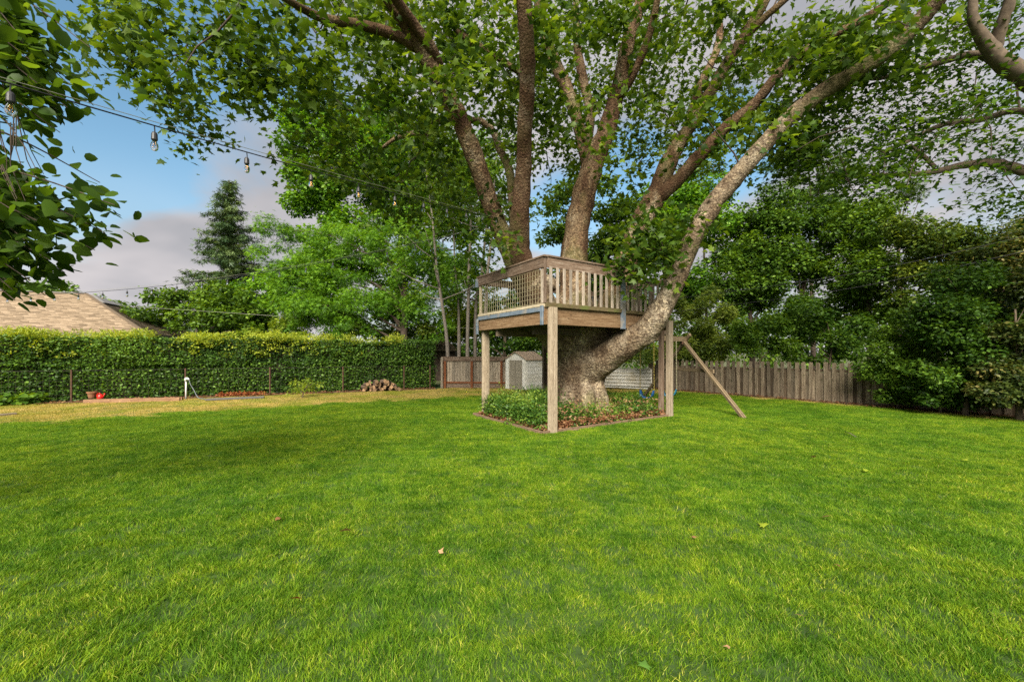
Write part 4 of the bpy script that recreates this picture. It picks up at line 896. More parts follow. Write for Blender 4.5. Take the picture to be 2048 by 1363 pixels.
tree('fence_shrub', 'bright green self sown maple growing in front of the picket fence', 11.9, 1795, [(1790, 700, 48, 42, 10), (1760, 740, 34, 28, 6), (1820, 760, 45, 40, 9), (1840, 700, 38, 35, 8), (1785, 650, 38, 30, 6), (1800, 800, 40, 22, 5), (1850, 780, 30, 30, 5)], 'deep', .10, 'lobed', cat='shrub', trunk_w=.035, nbr=7, tint0=.68)
tree('viburnum_shrub', 'large dark green shrub crowding the fence at the right edge', 10.55, 1930, [(1900, 640, 60, 60, 14), (1960, 700, 70, 50, 14), (1930, 580, 60, 50, 10), (1890, 740, 60, 45, 12), (1990, 640, 55, 60, 10), (1950, 770, 70, 35, 12), (1870, 790, 40, 25, 6)], 'deep', .10, 'quad', cat='shrub', trunk_w=.06, nbr=9, tint0=.32)
tree('viburnum_shrub', 'dark shrub with flat leaf layers at the extreme right edge of the lawn', 9.75, 2040, [(2030, 740, 60, 35, 10), (2060, 680, 60, 60, 12), (2080, 600, 60, 60, 8), (2020, 790, 50, 28, 8), (1990, 760, 50, 35, 8)], 'brownish', .09, 'quad', cat='shrub', trunk_w=.06, nbr=8, tint0=.3)
tree('viburnum_shrub', 'low dark undergrowth bush below the large green shrub at the fence foot', 11.0, 1880, [(1870, 770, 45, 24, 6), (1930, 790, 60, 22, 8), (1990, 800, 40, 20, 6)], 'deep', .10, 'quad', cat='shrub', trunk_w=.03, nbr=4, tint0=.3)

# overhanging tree at the right
rt = empty('maple_tree', (11.5, 8.2, 0), 'wide maple outside the right edge stretching long dark boughs across the sky', 'tree')
RL = [[(2330, 560, 90, 8.2), (2260, 380, 70, 8.1), (2150, 240, 54, 8.0), (2060, 160, 44, 7.9), (2005, 125, 38, 7.8), (1965, 75, 26, 7.7), (1945, 30, 20, 7.6), (1950, -40, 15, 7.5)],
      [(1985, 115, 26, 7.9), (2000, 60, 25, 7.7), (2020, 0, 22, 7.5), (2040, -80, 18, 7.3)],
      [(1995, 125, 22, 7.9), (1950, 108, 16, 8.0), (1890, 122, 14, 8.2), (1830, 138, 12, 8.4), (1790, 150, 10, 8.5), (1745, 158, 9, 8.6), (1722, 150, 6, 8.7)],
      [(2330, 420, 60, 8.4), (2180, 370, 34, 8.6), (2060, 345, 24, 8.8), (1990, 326, 20, 9.0), (1930, 330, 16, 9.1), (1850, 346, 13, 9.3), (1760, 350, 9, 9.5), (1690, 352, 6, 9.6)],
      [(2280, 330, 40, 8.2), (2150, 260, 20, 8.3), (2040, 222, 14, 8.4), (1960, 240, 12, 8.6), (1890, 248, 11, 8.8), (1830, 275, 9, 9.0), (1760, 310, 7, 9.2)],
      [(1870, 335, 10, 9.2), (1845, 310, 9, 9.2), (1820, 290, 7, 9.1)]]
mb = MB(); mb.tube([(11.5, 8.2, -.1), (11.7, 8.2, 1.5), P(2330, 560, 8.2), P(2290, 440, 8.2)], [.5, .4, .38, .35], 14, wob=.12); mb.build('trunk', M['bark'], rt, smooth=True)
rpts = []
for pts in RL:
    sp = smooth_path(pxpath(pts), 6); mb = MB(); mb.tube([p for p, r in sp], [r for p, r in sp], 10, wob=.2); mb.build('limb', M['bark'], rt, smooth=True); rpts += [tuple(p) for p, r in sp]
RCOV = [
 "00000000000000000000000000000445",
 "00000000000000000000000000000655",
 "00000000000000000000000000566532",
 "00000000000000000000000000006531",
 "00000000000000000000000002255664",
 "00000000000000000000000003588626",
 "00000000000000000000000048896114",
 "00000000000000000000000057652014",
 "00000000000000000000000002000026",
]
rl = Leaves(); tt_ = []
for r_, row in enumerate(RCOV):
    for c_, ch in enumerate(row):
        for k in range(int(int(ch) * 1.7 + .4)):
            px, py = c_ * 64 + rng.uniform(-6, 70), r_ * 50 + rng.uniform(-6, 56); Y = 8.6 + (2048 - px) * .0022 + rng.normal(0, .8)
            c = P(px, py, Y); n = int(rng.integers(26, 46))
            if noise.noise(c * 1.1) < -.12: continue
            rl.add(np.array(c)[None] + rng.normal(0, 1, (n, 3)) * np.array([.30, .28, .11]), .115, 'lobed', tint=.40 + rng.normal(0, .14), up=.65, droop=.3)
            if rng.uniform() < .35: tt_.append(c)
for k in range(260):
    px, py = rng.uniform(2060, 2700), rng.uniform(-300, 500); c = P(px, py, rng.uniform(6.5, 9.5)); rl.add(np.array(c)[None] + rng.normal(0, 1, (12, 3)) * .35, .13, 'lobed', tint=.42, up=.6)
rl.build('crown', LM['maple'], rt)
tw = MB(); nodes = list(rpts)
for c in sorted(tt_, key=lambda c: -c.x):
    na = np.array(nodes); d = np.linalg.norm(na - np.array(c), axis=1); j = int(np.argmin(d)); a = Vector(nodes[j]); L = (c - a).length
    if L > 3: continue
    mid = (a + c) / 2 + Vector((rng.normal(0, .06), rng.normal(0, .06), .08)) * L; rr = .005 + .008 * min(L, 2)
    tw.tube([a, mid, c], [rr, rr * .7, .004], 5, cap=False); nodes += [tuple(c), tuple(mid)]
tag(tw.build('twigs', M['bark_dark'], rt, smooth=True), kind='stuff')

# overhanging broad-leaved tree at the left, close to the camera
lt = empty('linden_tree', (-6.2, 2.6, 0), 'broad leaved tree at the near left edge with big drooping leaves hanging into view', 'tree')
mb = MB(); mb.tube([(-6.2, 2.6, -.1), (-6.1, 2.6, 2), (-5.9, 2.6, 4.0)], [.3, .24, .2], 12, wob=.12); mb.build('trunk', M['bark_grey'], lt, smooth=True)
ll = Leaves(); tw = MB()
A0 = Vector((-5.9, 2.6, 3.9))
LSPR = [  # (start px,py) -> (end px,py), depth, leaves
 (-220, -120, 100, 105, 3.3, 66), (-200, -60, 140, 170, 3.2, 66), (-200, 0, 135, 215, 3.1, 66), (-180, 60, 70, 200, 3.0, 34), (-200, 90, 120, 265, 3.1, 36), (-150, -100, 180, 95, 3.6, 26), (-200, -20, 60, 120, 3.0, 40),
 (-220, 20, 40, 150, 3.4, 40), (-200, 120, 30, 260, 3.3, 22), (-200, -140, 30, 60, 3.1, 40), (-120, -140, 110, 60, 3.5, 34), (-160, -40, 10, 180, 3.2, 26),
 (-160, 230, 200, 365, 3.1, 10), (-200, 320, 230, 410, 3.0, 46), (-200, 340, 210, 465, 3.1, 46), (-200, 360, 190, 500, 3.0, 46), (-200, 400, 130, 545, 3.1, 40), (-220, 420, 100, 520, 3.1, 40), (-200, 300, 120, 400, 3.2, 40), (-220, 330, 60, 440, 3.0, 40),
 (-200, 440, 60, 560, 3.1, 34), (-220, 480, 90, 590, 3.2, 24), (-200, 520, 30, 600, 3.2, 20), (-200, 380, 160, 440, 3.3, 40), (-180, 270, 40, 350, 3.4, 30), (-220, 360, 10, 500, 3.3, 40)]
for (x0, y0, x1, y1, Y, n) in LSPR + [(-200, y_, -10 + 12 * (i_ % 7) + (0 if y_ > 250 else 25), y_ + 110, 3.2 + .1 * (i_ % 4), 40) for i_, y_ in enumerate([-60, -30, 0, 20, 40, 60, 80, 100, 120, 300, 330, 350, 370, 390, 410, 430, 450, 470])]:
    a = P(x0, y0, Y + rng.uniform(-.1, .3)); b2 = P(x1, y1, Y + rng.uniform(-.15, .35)); m_ = (a + b2) / 2 + Vector((0, rng.uniform(-.15, .15), .10))
    sp = smooth_path([(a, .012), (m_, .007), (b2, .003)], 8); tw.tube([p for p, r in sp], [r for p, r in sp], 5, cap=False); tw.tube([A0 if y0 < 150 else A0 - Vector((0, 0, 1.5)), (A0 + a) / 2 + Vector((0, 0, .15)), a], [.05, .03, .012], 6, cap=False)
    n = int(n * 1.9); tq = rng.uniform(.2, 1.0, n); pts = np.array([tuple(sp[int(q * (len(sp) - 1))][0]) for q in tq]) + rng.normal(0, 1, (n, 3)) * np.array([.09, .13, .06])
    ll.add(pts, .105, 'round', tint=.36, up=.55, droop=.25, tintvar=.2, outward=np.tile(np.array([[.55, 0, -.25]]), (n, 1)))
for k in range(15):   # thin bare twigs
    x0, y0 = rng.uniform(-30, 60), rng.uniform(215, 270); x1, y1 = x0 + rng.uniform(-20, 70), y0 + rng.uniform(60, 170); a = P(x0, y0, 3.1); b2 = P(x1, y1, 3.1 + rng.uniform(-.3, .3))
    m_ = (a + b2) / 2 + Vector((rng.normal(0, .04), 0, -.03)); tw.tube([a, m_, b2], [.0035, .003, .002], 4, cap=False)
for k in range(14):  # unseen crown clumps, added out of view to shade the left of the lawn
    c = (rng.uniform(-9.5, -6.0), rng.uniform(-1.0, 3), rng.uniform(3.8, 6.0)); ll.blob(c, .5, 36, .16, 'round', tint=.4)
ll.build('crown', LM['linden'], lt); tag(tw.build('twigs', M['bark_dark'], lt), kind='stuff')

# ------------------------------------------------------------------ hedge with its wire fence
hedge = empty('hedge', HA, 'long tall ivy hedge with yellow green new growth on top along the left side', 'hedge')
hl = Leaves(); ht = Leaves(); LH = (HB - HA).length
def hedge_top(s): return 2.08 + .13 * noise.noise(Vector((s * .55, 0, 0))) + .09 * noise.noise(Vector((s * 2.7, 5, 0)))
n = 66000; s = rng.uniform(0, LH, n); zf = rng.uniform(0.0, 1, n)
tops = np.array([hedge_top(x) for x in np.linspace(0, LH, 400)]); tp_ = np.interp(s, np.linspace(0, LH, 400), tops)
bulge = np.array([.26 * noise.noise(Vector((s[i] * .9, zf[i] * 2.6, 1.5))) + .09 * noise.noise(Vector((s[i] * 3, zf[i] * 7, 7.5))) for i in range(n)])
off = bulge + rng.uniform(-.14, .05, n) + np.where(zf > .55, .14, 0.0)
pos = np.stack([HA.x + HD.x * s + HN.x * off, HA.y + HD.y * s + HN.y * off, zf * tp_], 1)
tn = .38 + bulge * 1.0 + .12 * np.sin(s * .7)
lv_n = np.tile(np.array([[HN.x, HN.y, .25]]), (n, 1))
hl.add(pos, .090, 'quad', tint=tn, up=.35, droop=.35, outward=lv_n)
n = 16000; s = rng.uniform(0, LH, n); zf = rng.uniform(0.0, .58, n)
hl.add(np.stack([HA.x + HD.x * s + HN.x * .10 + rng.normal(0, .05, n), HA.y + HD.y * s + HN.y * .10 + rng.normal(0, .05, n), zf * 2.08], 1), .10, 'quad', tint=.46 + .12 * np.sin(s * 1.9), up=.35, droop=.3, outward=np.tile(np.array([[HN.x, HN.y, .25]]), (n, 1)))
n = 9000; s = rng.uniform(-.1, LH, n); w_ = rng.uniform(-1.3, .12, n); tp_ = np.interp(s, np.linspace(0, LH, 400), tops)
hl.add(np.stack([HA.x + HD.x * s + HN.x * w_, HA.y + HD.y * s + HN.y * w_, tp_ - rng.uniform(0, .12, n)], 1), .10, 'quad', tint=.5, up=.8)
n = 3000; w_ = rng.uniform(-1.3, .1, n); z_ = rng.uniform(0, 2.05, n)     # right end face
hl.add(np.stack([HA.x - HD.x * rng.uniform(-.1, .15, n) + HN.x * w_, HA.y - HD.y * rng.uniform(-.1, .15, n) + HN.y * w_, z_], 1), .10, 'quad', tint=.35, up=.35)
hl.build('foliage', LM['hedge'], hedge)
for k in range(1500):
    s_ = rng.uniform(1.2, LH); dd = min(1, s_ / 6); 
    if rng.uniform() > dd * (.22 + 1.1 * noise.noise(Vector((s_ * .9, 3, 3))) + .35): continue
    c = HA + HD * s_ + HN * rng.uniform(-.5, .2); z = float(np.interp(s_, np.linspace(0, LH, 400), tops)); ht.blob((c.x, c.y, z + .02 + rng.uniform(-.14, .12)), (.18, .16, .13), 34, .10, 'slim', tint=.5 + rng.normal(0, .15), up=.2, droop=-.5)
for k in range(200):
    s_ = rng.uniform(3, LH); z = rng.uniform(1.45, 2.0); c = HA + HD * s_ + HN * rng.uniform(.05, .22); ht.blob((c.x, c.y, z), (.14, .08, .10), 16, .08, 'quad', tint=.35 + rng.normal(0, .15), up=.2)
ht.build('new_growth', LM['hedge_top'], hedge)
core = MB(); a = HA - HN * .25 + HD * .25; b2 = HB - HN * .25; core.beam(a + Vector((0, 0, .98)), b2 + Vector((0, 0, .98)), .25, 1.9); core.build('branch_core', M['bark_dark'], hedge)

wf = empty('wire_fence', HA + HN * .42, 'low rusty steel wire mesh fence standing in front of the hedge', 'fence')
W0 = HA + HN * .42; ps = []
def hedge_s(px): # distance along the fence line where a pixel column meets it
    k = (px - CX) / FPX; return (k * W0.y - W0.x) / (HD.x - k * HD.y)
for px in (860, 808, 686, 540, 371, 143, -40): ps.append(hedge_s(px))
ps.append(LH)
for s_ in ps:
    p = W0 + HD * s_; mb = MB(); mb.box((p.x, p.y, .5), (.04, .035, 1.04)); mb.build('post', M['rust'], wf)
wm = MB(); sA, sB = ps[0], ps[-1]; a, b2 = W0 + HD * sA, W0 + HD * sB
for z in np.arange(.08, 1.0, .15): wm.beam(at(a, z), at(b2, z), .0025, .0025)
for s_ in np.arange(sA, sB, .15): p = W0 + HD * s_; wm.beam(at(p, .05), at(p, .98), .0025, .0025, up=(1, 0, 0))
wm.beam(at(a, 1.0), at(b2, 1.0), .005, .005); wm.build('wire_mesh', M['fencewire'], wf)

# things at the hedge foot
p0, p1 = GP(168, 806), GP(360, 801); tb = empty('timber_border', (p0 + p1) / 2, 'long low reddish timber border beam in front of the hedge', 'border')
board('beam', at(p0, .055), at(p1, .055), .09, .11, M['border_timber'], tb); board('beam', at(p0 + HN * -.3, .045), at(p1 - HN * .3, .045), .09, .09, M['border_timber'], tb)
def lathe(mb, c, prof_, n=16):
    vs = []; fs = []
    for (r_, z) in prof_:
        for j in range(n): a = 2 * math.pi * j / n; vs.append((c.x + r_ * math.cos(a), c.y + r_ * math.sin(a), z))
    for i in range(len(prof_) - 1):
        for j in range(n): q, w2 = i * n + j, i * n + (j + 1) % n; fs.append((q, w2, w2 + n, q + n))
    mb.add(vs, fs)
c = GP(181, 803); c = c - HN * .12; mb = MB(); lathe(mb, c, [(.0, .115), (.09, .115), (.12, .27), (.14, .27), (.14, .31), (.11, .31), (.10, .26), (0, .25)]); tag(mb.build('flower_pot', M['terracotta'], None, smooth=False), 'brown clay flower pot on the left end of the timber border', 'pot')
c = GP(198, 803) - HN * .10; wc = empty('watering_can', c, 'small bright red watering can beside the brown flower pot', 'watering can')
mb = MB(); lathe(mb, c, [(0, .115), (.11, .115), (.125, .14), (.11, .28), (.07, .31), (.05, .30), (0, .28)]); mb.build('body', M['red_plastic'], wc, smooth=True)
mb = MB(); mb.tube([c + Vector((.08, 0, .16)), c + Vector((.17, -.02, .23)), c + Vector((.22, -.03, .31))], [.025, .018, .014], 8); mb.tube([c + Vector((.22, -.03, .31)), c + Vector((.245, -.035, .33))], [.02, .045], 10); mb.build('spout', M['red_plastic'], wc, smooth=True)
mb = MB(); mb.tube([c + Vector((-.09, 0, .16)), c + Vector((-.18, 0, .24)), c + Vector((-.14, 0, .34)), c + Vector((-.03, 0, .36)), c + Vector((.03, 0, .29))], .013, 8); mb.build('handle', M['red_plastic'], wc, smooth=True); wc.scale = (.68, .68, .74)
c = GP(372, 798); sg = empty('garden_tap', c, 'white pipe standpipe with a tap and grey hose before the hedge', 'tap')
mb = MB(); mb.tube([c, c + Vector((0, 0, .62))], .021, 10); mb.build('pipe', M['pvc'], sg, smooth=True)
mb = MB(); mb.tube([c + Vector((0, 0, .60)), c + Vector((0, 0, .68)), c + Vector((.06, -.02, .70)), c + Vector((.13, -.03, .66))], [.04, .045, .035, .025], 10); mb.beam(c + Vector((.02, -.06, .72)), c + Vector((.02, .06, .72)), .03, .02); mb.build('tap_head', M['pvc'], sg, smooth=True)
mb = MB(); hp = [(c + Vector(v), .013) for v in ((.13, -.03, .64), (.18, -.04, .50), (.30, -.04, .30), (.45, -.08, .08), (.62, -.10, .03), (.8, -.2, .03))]; sp = smooth_path(hp, 5); mb.tube([p for p, r in sp], .013, 7); mb.build('hose', M['hose'], sg, smooth=True)
a = GP(412, 800); b2 = GP(528, 795); mt = MB(); mt.beam(at(a, .03), at(b2, .03), .55, .02); tag(mt.build('garden_mat', M['mat'], None), 'flat dark grey mat on the ground beside the red leaves', 'mat')
rl_ = Leaves()
for k in range(70):
    f = rng.uniform(0, 1); p = GP(438 + 92 * f, 794 - 3 * f) - HN * rng.uniform(.0, .35); rl_.blob((p.x, p.y, .06), (.14, .12, .08), 22, .07, 'quad', tint=.5 + rng.normal(0, .2), up=.5)
rl_.build('red_plants', LM['red'], None, 'stuff'); tag(bpy.data.objects['red_plants'], 'low patch of red and orange leaves at the hedge foot', 'plants')
c = GP(605, 795); ys = empty('lime_shrub', c, 'small lime yellow sapling in the dry grass before the hedge', 'shrub'); lv = Leaves()
for k in range(26): lv.blob((c.x + rng.normal(0, .22), c.y + rng.normal(0, .18), rng.uniform(.2, .58)), (.13, .13, .10), 22, .10, 'slim', tint=.6 + rng.normal(0, .15), up=.3)
lv.build('foliage', LM['yellow'], ys); mb = MB()
for k in range(6): mb.tube([c, c + Vector((rng.normal(0, .06), rng.normal(0, .06), .25)), c + Vector((rng.normal(0, .2), rng.normal(0, .15), .5))], [.014, .01, .005], 5)
mb.build('stem', M['bark'], ys)
lv = Leaves()
for k in range(60): s_ = rng.uniform(hedge_s(108), LH - 1); p = W0 + HD * s_ + HN * rng.uniform(0, .35); lv.blob((p.x, p.y, .14), (.22, .22, .15), 24, .16, 'round', tint=.6 + rng.normal(0, .15), up=.7)
lv.build('nasturtium_plants', LM['deep'], None, 'stuff'); tag(bpy.data.objects['nasturtium_plants'], 'low round leaved green plants at the far left foot of the hedge', 'plants')
# log pile
lp0, lp1 = GP(722, 783), GP(800, 781); lpd = (lp1 - lp0); Ln = lpd.length; lpd.normalize(); lpn = Vector((lpd.y, -lpd.x, 0))
ORD = ['leftmost', 'second', 'third', 'fourth', 'fifth', 'sixth', 'seventh', 'eighth', 'ninth', 'tenth', 'eleventh', 'twelfth']
for row, cnt in enumerate((12, 11, 8, 4)):
    for i in range(cnt):
        r_ = .072 * random.uniform(.7, 1.35); x_ = (i + .5) / cnt * (Ln * (1 - .13 * row)) + Ln * .05 * row + random.uniform(-.05, .05)
        p = lp0 + lpd * x_ + Vector((0, 0, .07 + row * .105 + random.uniform(-.02, .03))) - lpn * random.uniform(-.05, .12)
        dr = (lpn + lpd * random.uniform(-.45, .45) + Vector((0, 0, random.uniform(-.15, .15)))).normalized(); e1 = dr.cross(Vector((0, 0, 1))).normalized(); e2 = e1.cross(dr)
        nn_ = random.choice((4, 5, 7, 7)); a0_ = random.uniform(0, 6)
        sgm = [(math.cos(a0_ + 6.283 * q / nn_) * r_ * random.uniform(.75, 1.15), math.sin(a0_ + 6.283 * q / nn_) * r_ * random.uniform(.75, 1.15)) for q in range(nn_)]
        F0 = [p + e1 * u + e2 * v + dr * .2 for u, v in sgm]; B0 = [q_ - dr * .40 for q_ in F0]
        mb = MB(); mb.add(F0 + B0, [(j, (j + 1) % nn_, nn_ + (j + 1) % nn_, nn_ + j) for j in range(nn_)]); mb.add(B0, [tuple(range(nn_))])
        o_ = mb.build('firewood_log', M['log_bark'], None); mb = MB(); mb.add(F0, [tuple(range(nn_))]); mb.build('cut_face', M['bark_end'], o_)
        tag(o_, '%s split log%s in the %s row of the firewood pile' % (ORD[i], '' if i == 0 else ' from the left', ['bottom', 'second', 'third', 'top'][row]), 'log', 'firewood logs piled at the hedge foot')

# ------------------------------------------------------------------ board fence left of the shed
gf = empty('board_fence', Vector((-3.1, 18.95, 0)), 'weathered board fence with reddish posts between the hedge and the shed', 'fence')
g0, g1 = Vector((-3.13, 19.0, 0)), Vector((-.25, 18.7, 0)); gd = (g1 - g0).normalized(); gn = Vector((gd.y, -gd.x, 0))
Lg = (g1 - g0).length; zt = 1.34
board('top_board', at(g0, zt - .06) + gn * .05, at(g1, zt - .06) + gn * .05, .03, .17, M['rail'], gf); board('cap_board', at(g0, zt + .035), at(g1, zt + .035), .14, .03, M['rail'], gf)
board('bottom_rail', at(g0, .25) + gn * .045, at(g1, .25) + gn * .045, .035, .07, M['redwood_post'], gf); board('kick_board', at(g0, .10) + gn * .03, at(g1, .10) + gn * .03, .03, .18, M['rail'], gf)
nb = 24
for i in range(nb):
    p = g0 + gd * ((i + .5) / nb * Lg); board('plank', at(p, .20), at(p, zt - .08), .02, Lg / nb - random.uniform(.004, .012), M['panelboard'], gf, up=tuple(gd))
for f in (.012, .06, .475, .93):
    p = g0 + gd * (f * Lg) + gn * .09; board('post', at(p, -.05), at(p, zt - .15 if f > .02 else zt + .02), .06, .10, M['redwood_post'] if f > .02 else M['panelboard'], gf, up=tuple(gd))
# extension of the fence behind shed and trunk
gx0, gx1 = Vector((-.20, 19.4, 0)), Vector((6.1, 19.35, 0)); ge = empty('board_fence', gx0, 'brown board fence running behind the shed and the white panel', 'fence')
for i in range(44):
    p = gx0 + (gx1 - gx0) * ((i + .5) / 44); board('plank', at(p, .02), at(p, .78 if p.x > 3 else 1.1), .02, .135, M['backboard'], ge, up=(1, 0, 0))
board('rail', at(gx0, .5) - Vector((0, .04, 0)), at(gx1, .5) - Vector((0, .04, 0)), .04, .08, M['backboard'], ge)

# ------------------------------------------------------------------ white storage shed
SC = GP(1011, 777); SC.x = (1011 - CX) / FPX * 18.4; SC.y = 18.4
s0 = Vector((SC.x, 18.45, 0)); s1 = Vector(((1053 - CX) / FPX * 17.9, 17.9, 0)); sdv = (s1 - s0).normalized(); sb = Vector((-sdv.y, sdv.x, 0)); sb = sb if sb.y > 0 else -sb
Wd = (s1 - s0).length; s1 = s0 + sdv * Wd; Ds = .95; EZ, RZ_ = 1.30, 1.62
# turn side wall so that it is seen at the right of the front
sside = Vector((.80, .60, 0)); s2 = s1 + sside * Ds; s3 = s0 + sside * Ds
shed = empty('storage_shed', s0, 'small white vinyl storage shed with taupe double doors and brown roof', 'shed')
mb = MB(); mid0 = (s0 + s1) / 2; mid1 = (s3 + s2) / 2
mb.add([at(s0, 0), at(s1, 0), at(s1, EZ), at(mid0, RZ_ - .03), at(s0, EZ)], [(0, 1, 2, 3, 4)]); mb.add([at(s3, 0), at(s2, 0), at(s2, EZ), at(mid1, RZ_ - .03), at(s3, EZ)], [(4, 3, 2, 1, 0)])
mb.add([at(s0, 0), at(s3, 0), at(s3, EZ), at(s0, EZ)], [(3, 2, 1, 0)]); mb.add([at(s1, 0), at(s2, 0), at(s2, EZ), at(s1, EZ)], [(0, 1, 2, 3)]); mb.build('wall', M['white_plastic'], shed)
for k in range(8):
    z = .10 + k * .155; no_ = sside.cross(Vector((0, 0, 1))); no_ = no_ if no_.y < 0 else -no_
    board('siding_panel', at(s1 + sside * .04, z) + no_ * .008, at(s2 - sside * .04, z) + no_ * .008, .016, .140, M['white_plastic'], shed)
fn = Vector((sdv.y, -sdv.x, 0))
for a, b2 in ((.02, .17), (.83, .98)): board('corner_panel', at(s0 + sdv * Wd * (a + b2) / 2, .02) + fn * .012, at(s0 + sdv * Wd * (a + b2) / 2, EZ - .02) + fn * .012, .02, Wd * (b2 - a), M['white_plastic'], shed, up=tuple(sdv))
for a, b2 in ((.20, .50), (.505, .80)):
    d_ = board('door', at(s0 + sdv * Wd * (a + b2) / 2, .03) + fn * .015, at(s0 + sdv * Wd * (a + b2) / 2, EZ - .05) + fn * .015, .03, Wd * (b2 - a) - .006, M['taupe'], shed, up=tuple(sdv))
    for q in (.3, .62, .95):
        mb = MB(); c_ = at(s0 + sdv * Wd * (a + b2) / 2, q) + fn * .034; mb.beam(c_ - sdv * Wd * .10, c_ + sdv * Wd * .10, .012, .22)
        o_ = mb.build('door_panel', M['taupe'], shed)
mb = MB(); ov = .07
for sgn, a0_, a1_ in ((-1, s0, s3), (1, s1, s2)):
    e0 = a0_ + sdv * sgn * ov - sside * ov; e1 = a1_ + sdv * sgn * ov + sside * ov; r0 = mid0 - sside * ov; r1 = mid1 + sside * ov
    for dz, nm in ((0, 0),):
        top = [at(e0, EZ - .03), at(e1, EZ - .03), at(r1, RZ_), at(r0, RZ_)]; bot = [v - Vector((0, 0, .035)) for v in top]
        f_ = [(0, 1, 2, 3), (7, 6, 5, 4), (0, 4, 5, 1), (1, 5, 6, 2), (2, 6, 7, 3), (3, 7, 4, 0)]
        rb = MB(); rb.add(top + bot, f_); rb.build('roof_panel', M['shed_roof'], shed)

# ------------------------------------------------------------------ white corrugated panel
cp = empty('corrugated_panel', P(1255, 775, 18.4), 'white horizontally ribbed metal panel standing low beside the picket fence', 'panel')
A_, B_ = P(1207, 772, 18.1), P(1303, 776, 18.1); A2, B2 = P(1218, 736, 18.3), P(1302, 737, 18.3)
vs = []; nR = 67
for i in range(nR):
    f = i / (nR - 1); dpt = .05 * math.cos(f * 5.5 * 2 * math.pi)
    for q in (0, 1): vs.append((A_.lerp(A2, f) if q == 0 else B_.lerp(B2, f)) + Vector((0, dpt, 0)))
mb = MB(); mb.add(vs, [(2 * i, 2 * i + 1, 2 * i + 3, 2 * i + 2) for i in range(nR - 1)])
o_ = mb.build('sheet', M['white_metal'], cp, smooth=True); so = o_.modifiers.new('t', 'SOLIDIFY'); so.thickness = .012
mb = MB(); mb.tube([A_ + Vector((0, -.02, -.02)), B_ + Vector((0, -.02, -.02))], .025, 6); mb.tube([B_, B2], .025, 6); mb.build('frame', M['white_metal'], cp)
mb = MB(); cpath = smooth_path([(P(1222, 736, 18.4), .012), (P(1245, 729, 18.4), .012), (P(1272, 728, 18.4), .012), (P(1300, 736, 18.4), .012)], 5); mb.tube([p for p, r in cpath], .011, 6); mb.build('hoop', M['white_metal'], cp, smooth=True)
for q in (A_, B_): mb = MB(); mb.beam(at(q, -.02), q + Vector((0, .03, .1)), .05, .05, up=(1, 0, 0)); mb.build('leg', M['white_metal'], cp)

# ------------------------------------------------------------------ picket fence at the right
pf = empty('picket_fence', FA, 'long grey weathered picket fence with gapped tops along the right side', 'fence')
LFc = (FB - FA).length
def picket_mesh(name, w, h, t_, mat, style):
    tops_ = [(-w / 2, h), (w / 2, h)] if style == 0 else ([(-w / 2, h - .012), (w / 2, h + .01)] if style == 1 else [(-w / 2, h - .02), (0, h), (w / 2, h - .015)])
    prof_ = [(-w / 2, 0), (w / 2, 0)] + tops_[::-1]; k = len(prof_); vs = [(z, x, -t_ / 2) for x, z in prof_] + [(z, x, t_ / 2) for x, z in prof_]
    fs = [tuple(range(k))[::-1], tuple(range(k, 2 * k))] + [(i, (i + 1) % k, k + (i + 1) % k, k + i) for i in range(k)]
    me = bpy.data.meshes.new(name); me.from_pydata(vs, [], fs); me.update(); me.materials.append(mat); return me
PM = [picket_mesh('picket', random.uniform(.098, .118), 1.24 + random.uniform(-.015, .02), .022, M['picket'], i % 3) for i in range(9)]
BM = [picket_mesh('back_plank', random.uniform(.14, .17), .96 + random.uniform(-.05, .03), .02, M['backboard'] if i % 2 else M['picket'], i % 3) for i in range(8)]
def place_plank(me, name, p, lean, parent):
    o = bpy.data.objects.new(name, me); link(o, parent); x = Vector((0, 0, 1)); y = FD.copy(); z = x.cross(y)
    Mx = Matrix((x, y, z)).transposed().to_4x4() @ Matrix.Rotation(lean, 4, 'Z'); o.matrix_local = Matrix.Translation(p - FA) @ Mx
s_ = .10; i = 0
while s_ < LFc:
    place_plank(random.choice(PM), 'picket', FA + FD * s_ + FNrm * .03 + Vector((0, 0, .01)), random.gauss(0, .012), pf)
    place_plank(random.choice(BM), 'back_plank', FA + FD * (s_ + .105) + FNrm * .004 + Vector((0, 0, .01)), random.gauss(0, .012), pf)
    s_ += .21 + random.uniform(-.012, .015); i += 1
board('rail', at(FA, .98) - FNrm * .035, at(FB, .98) - FNrm * .035, .04, .09, M['backboard'], pf); board('rail', at(FA, .30) - FNrm * .035, at(FB, .30) - FNrm * .035, .04, .09, M['backboard'], pf)
board('end_post', at(FA - FD * .05, -.05), at(FA - FD * .05, 1.16), .12, .14, M['swing_wood'], pf, up=tuple(FD))
s_ = 2.4
while s_ < LFc: board('post', at(FA + FD * s_ - FNrm * .10, -.05), at(FA + FD * s_ - FNrm * .10, 1.12), .09, .09, M['backboard'], pf, up=tuple(FD)); s_ += 2.4

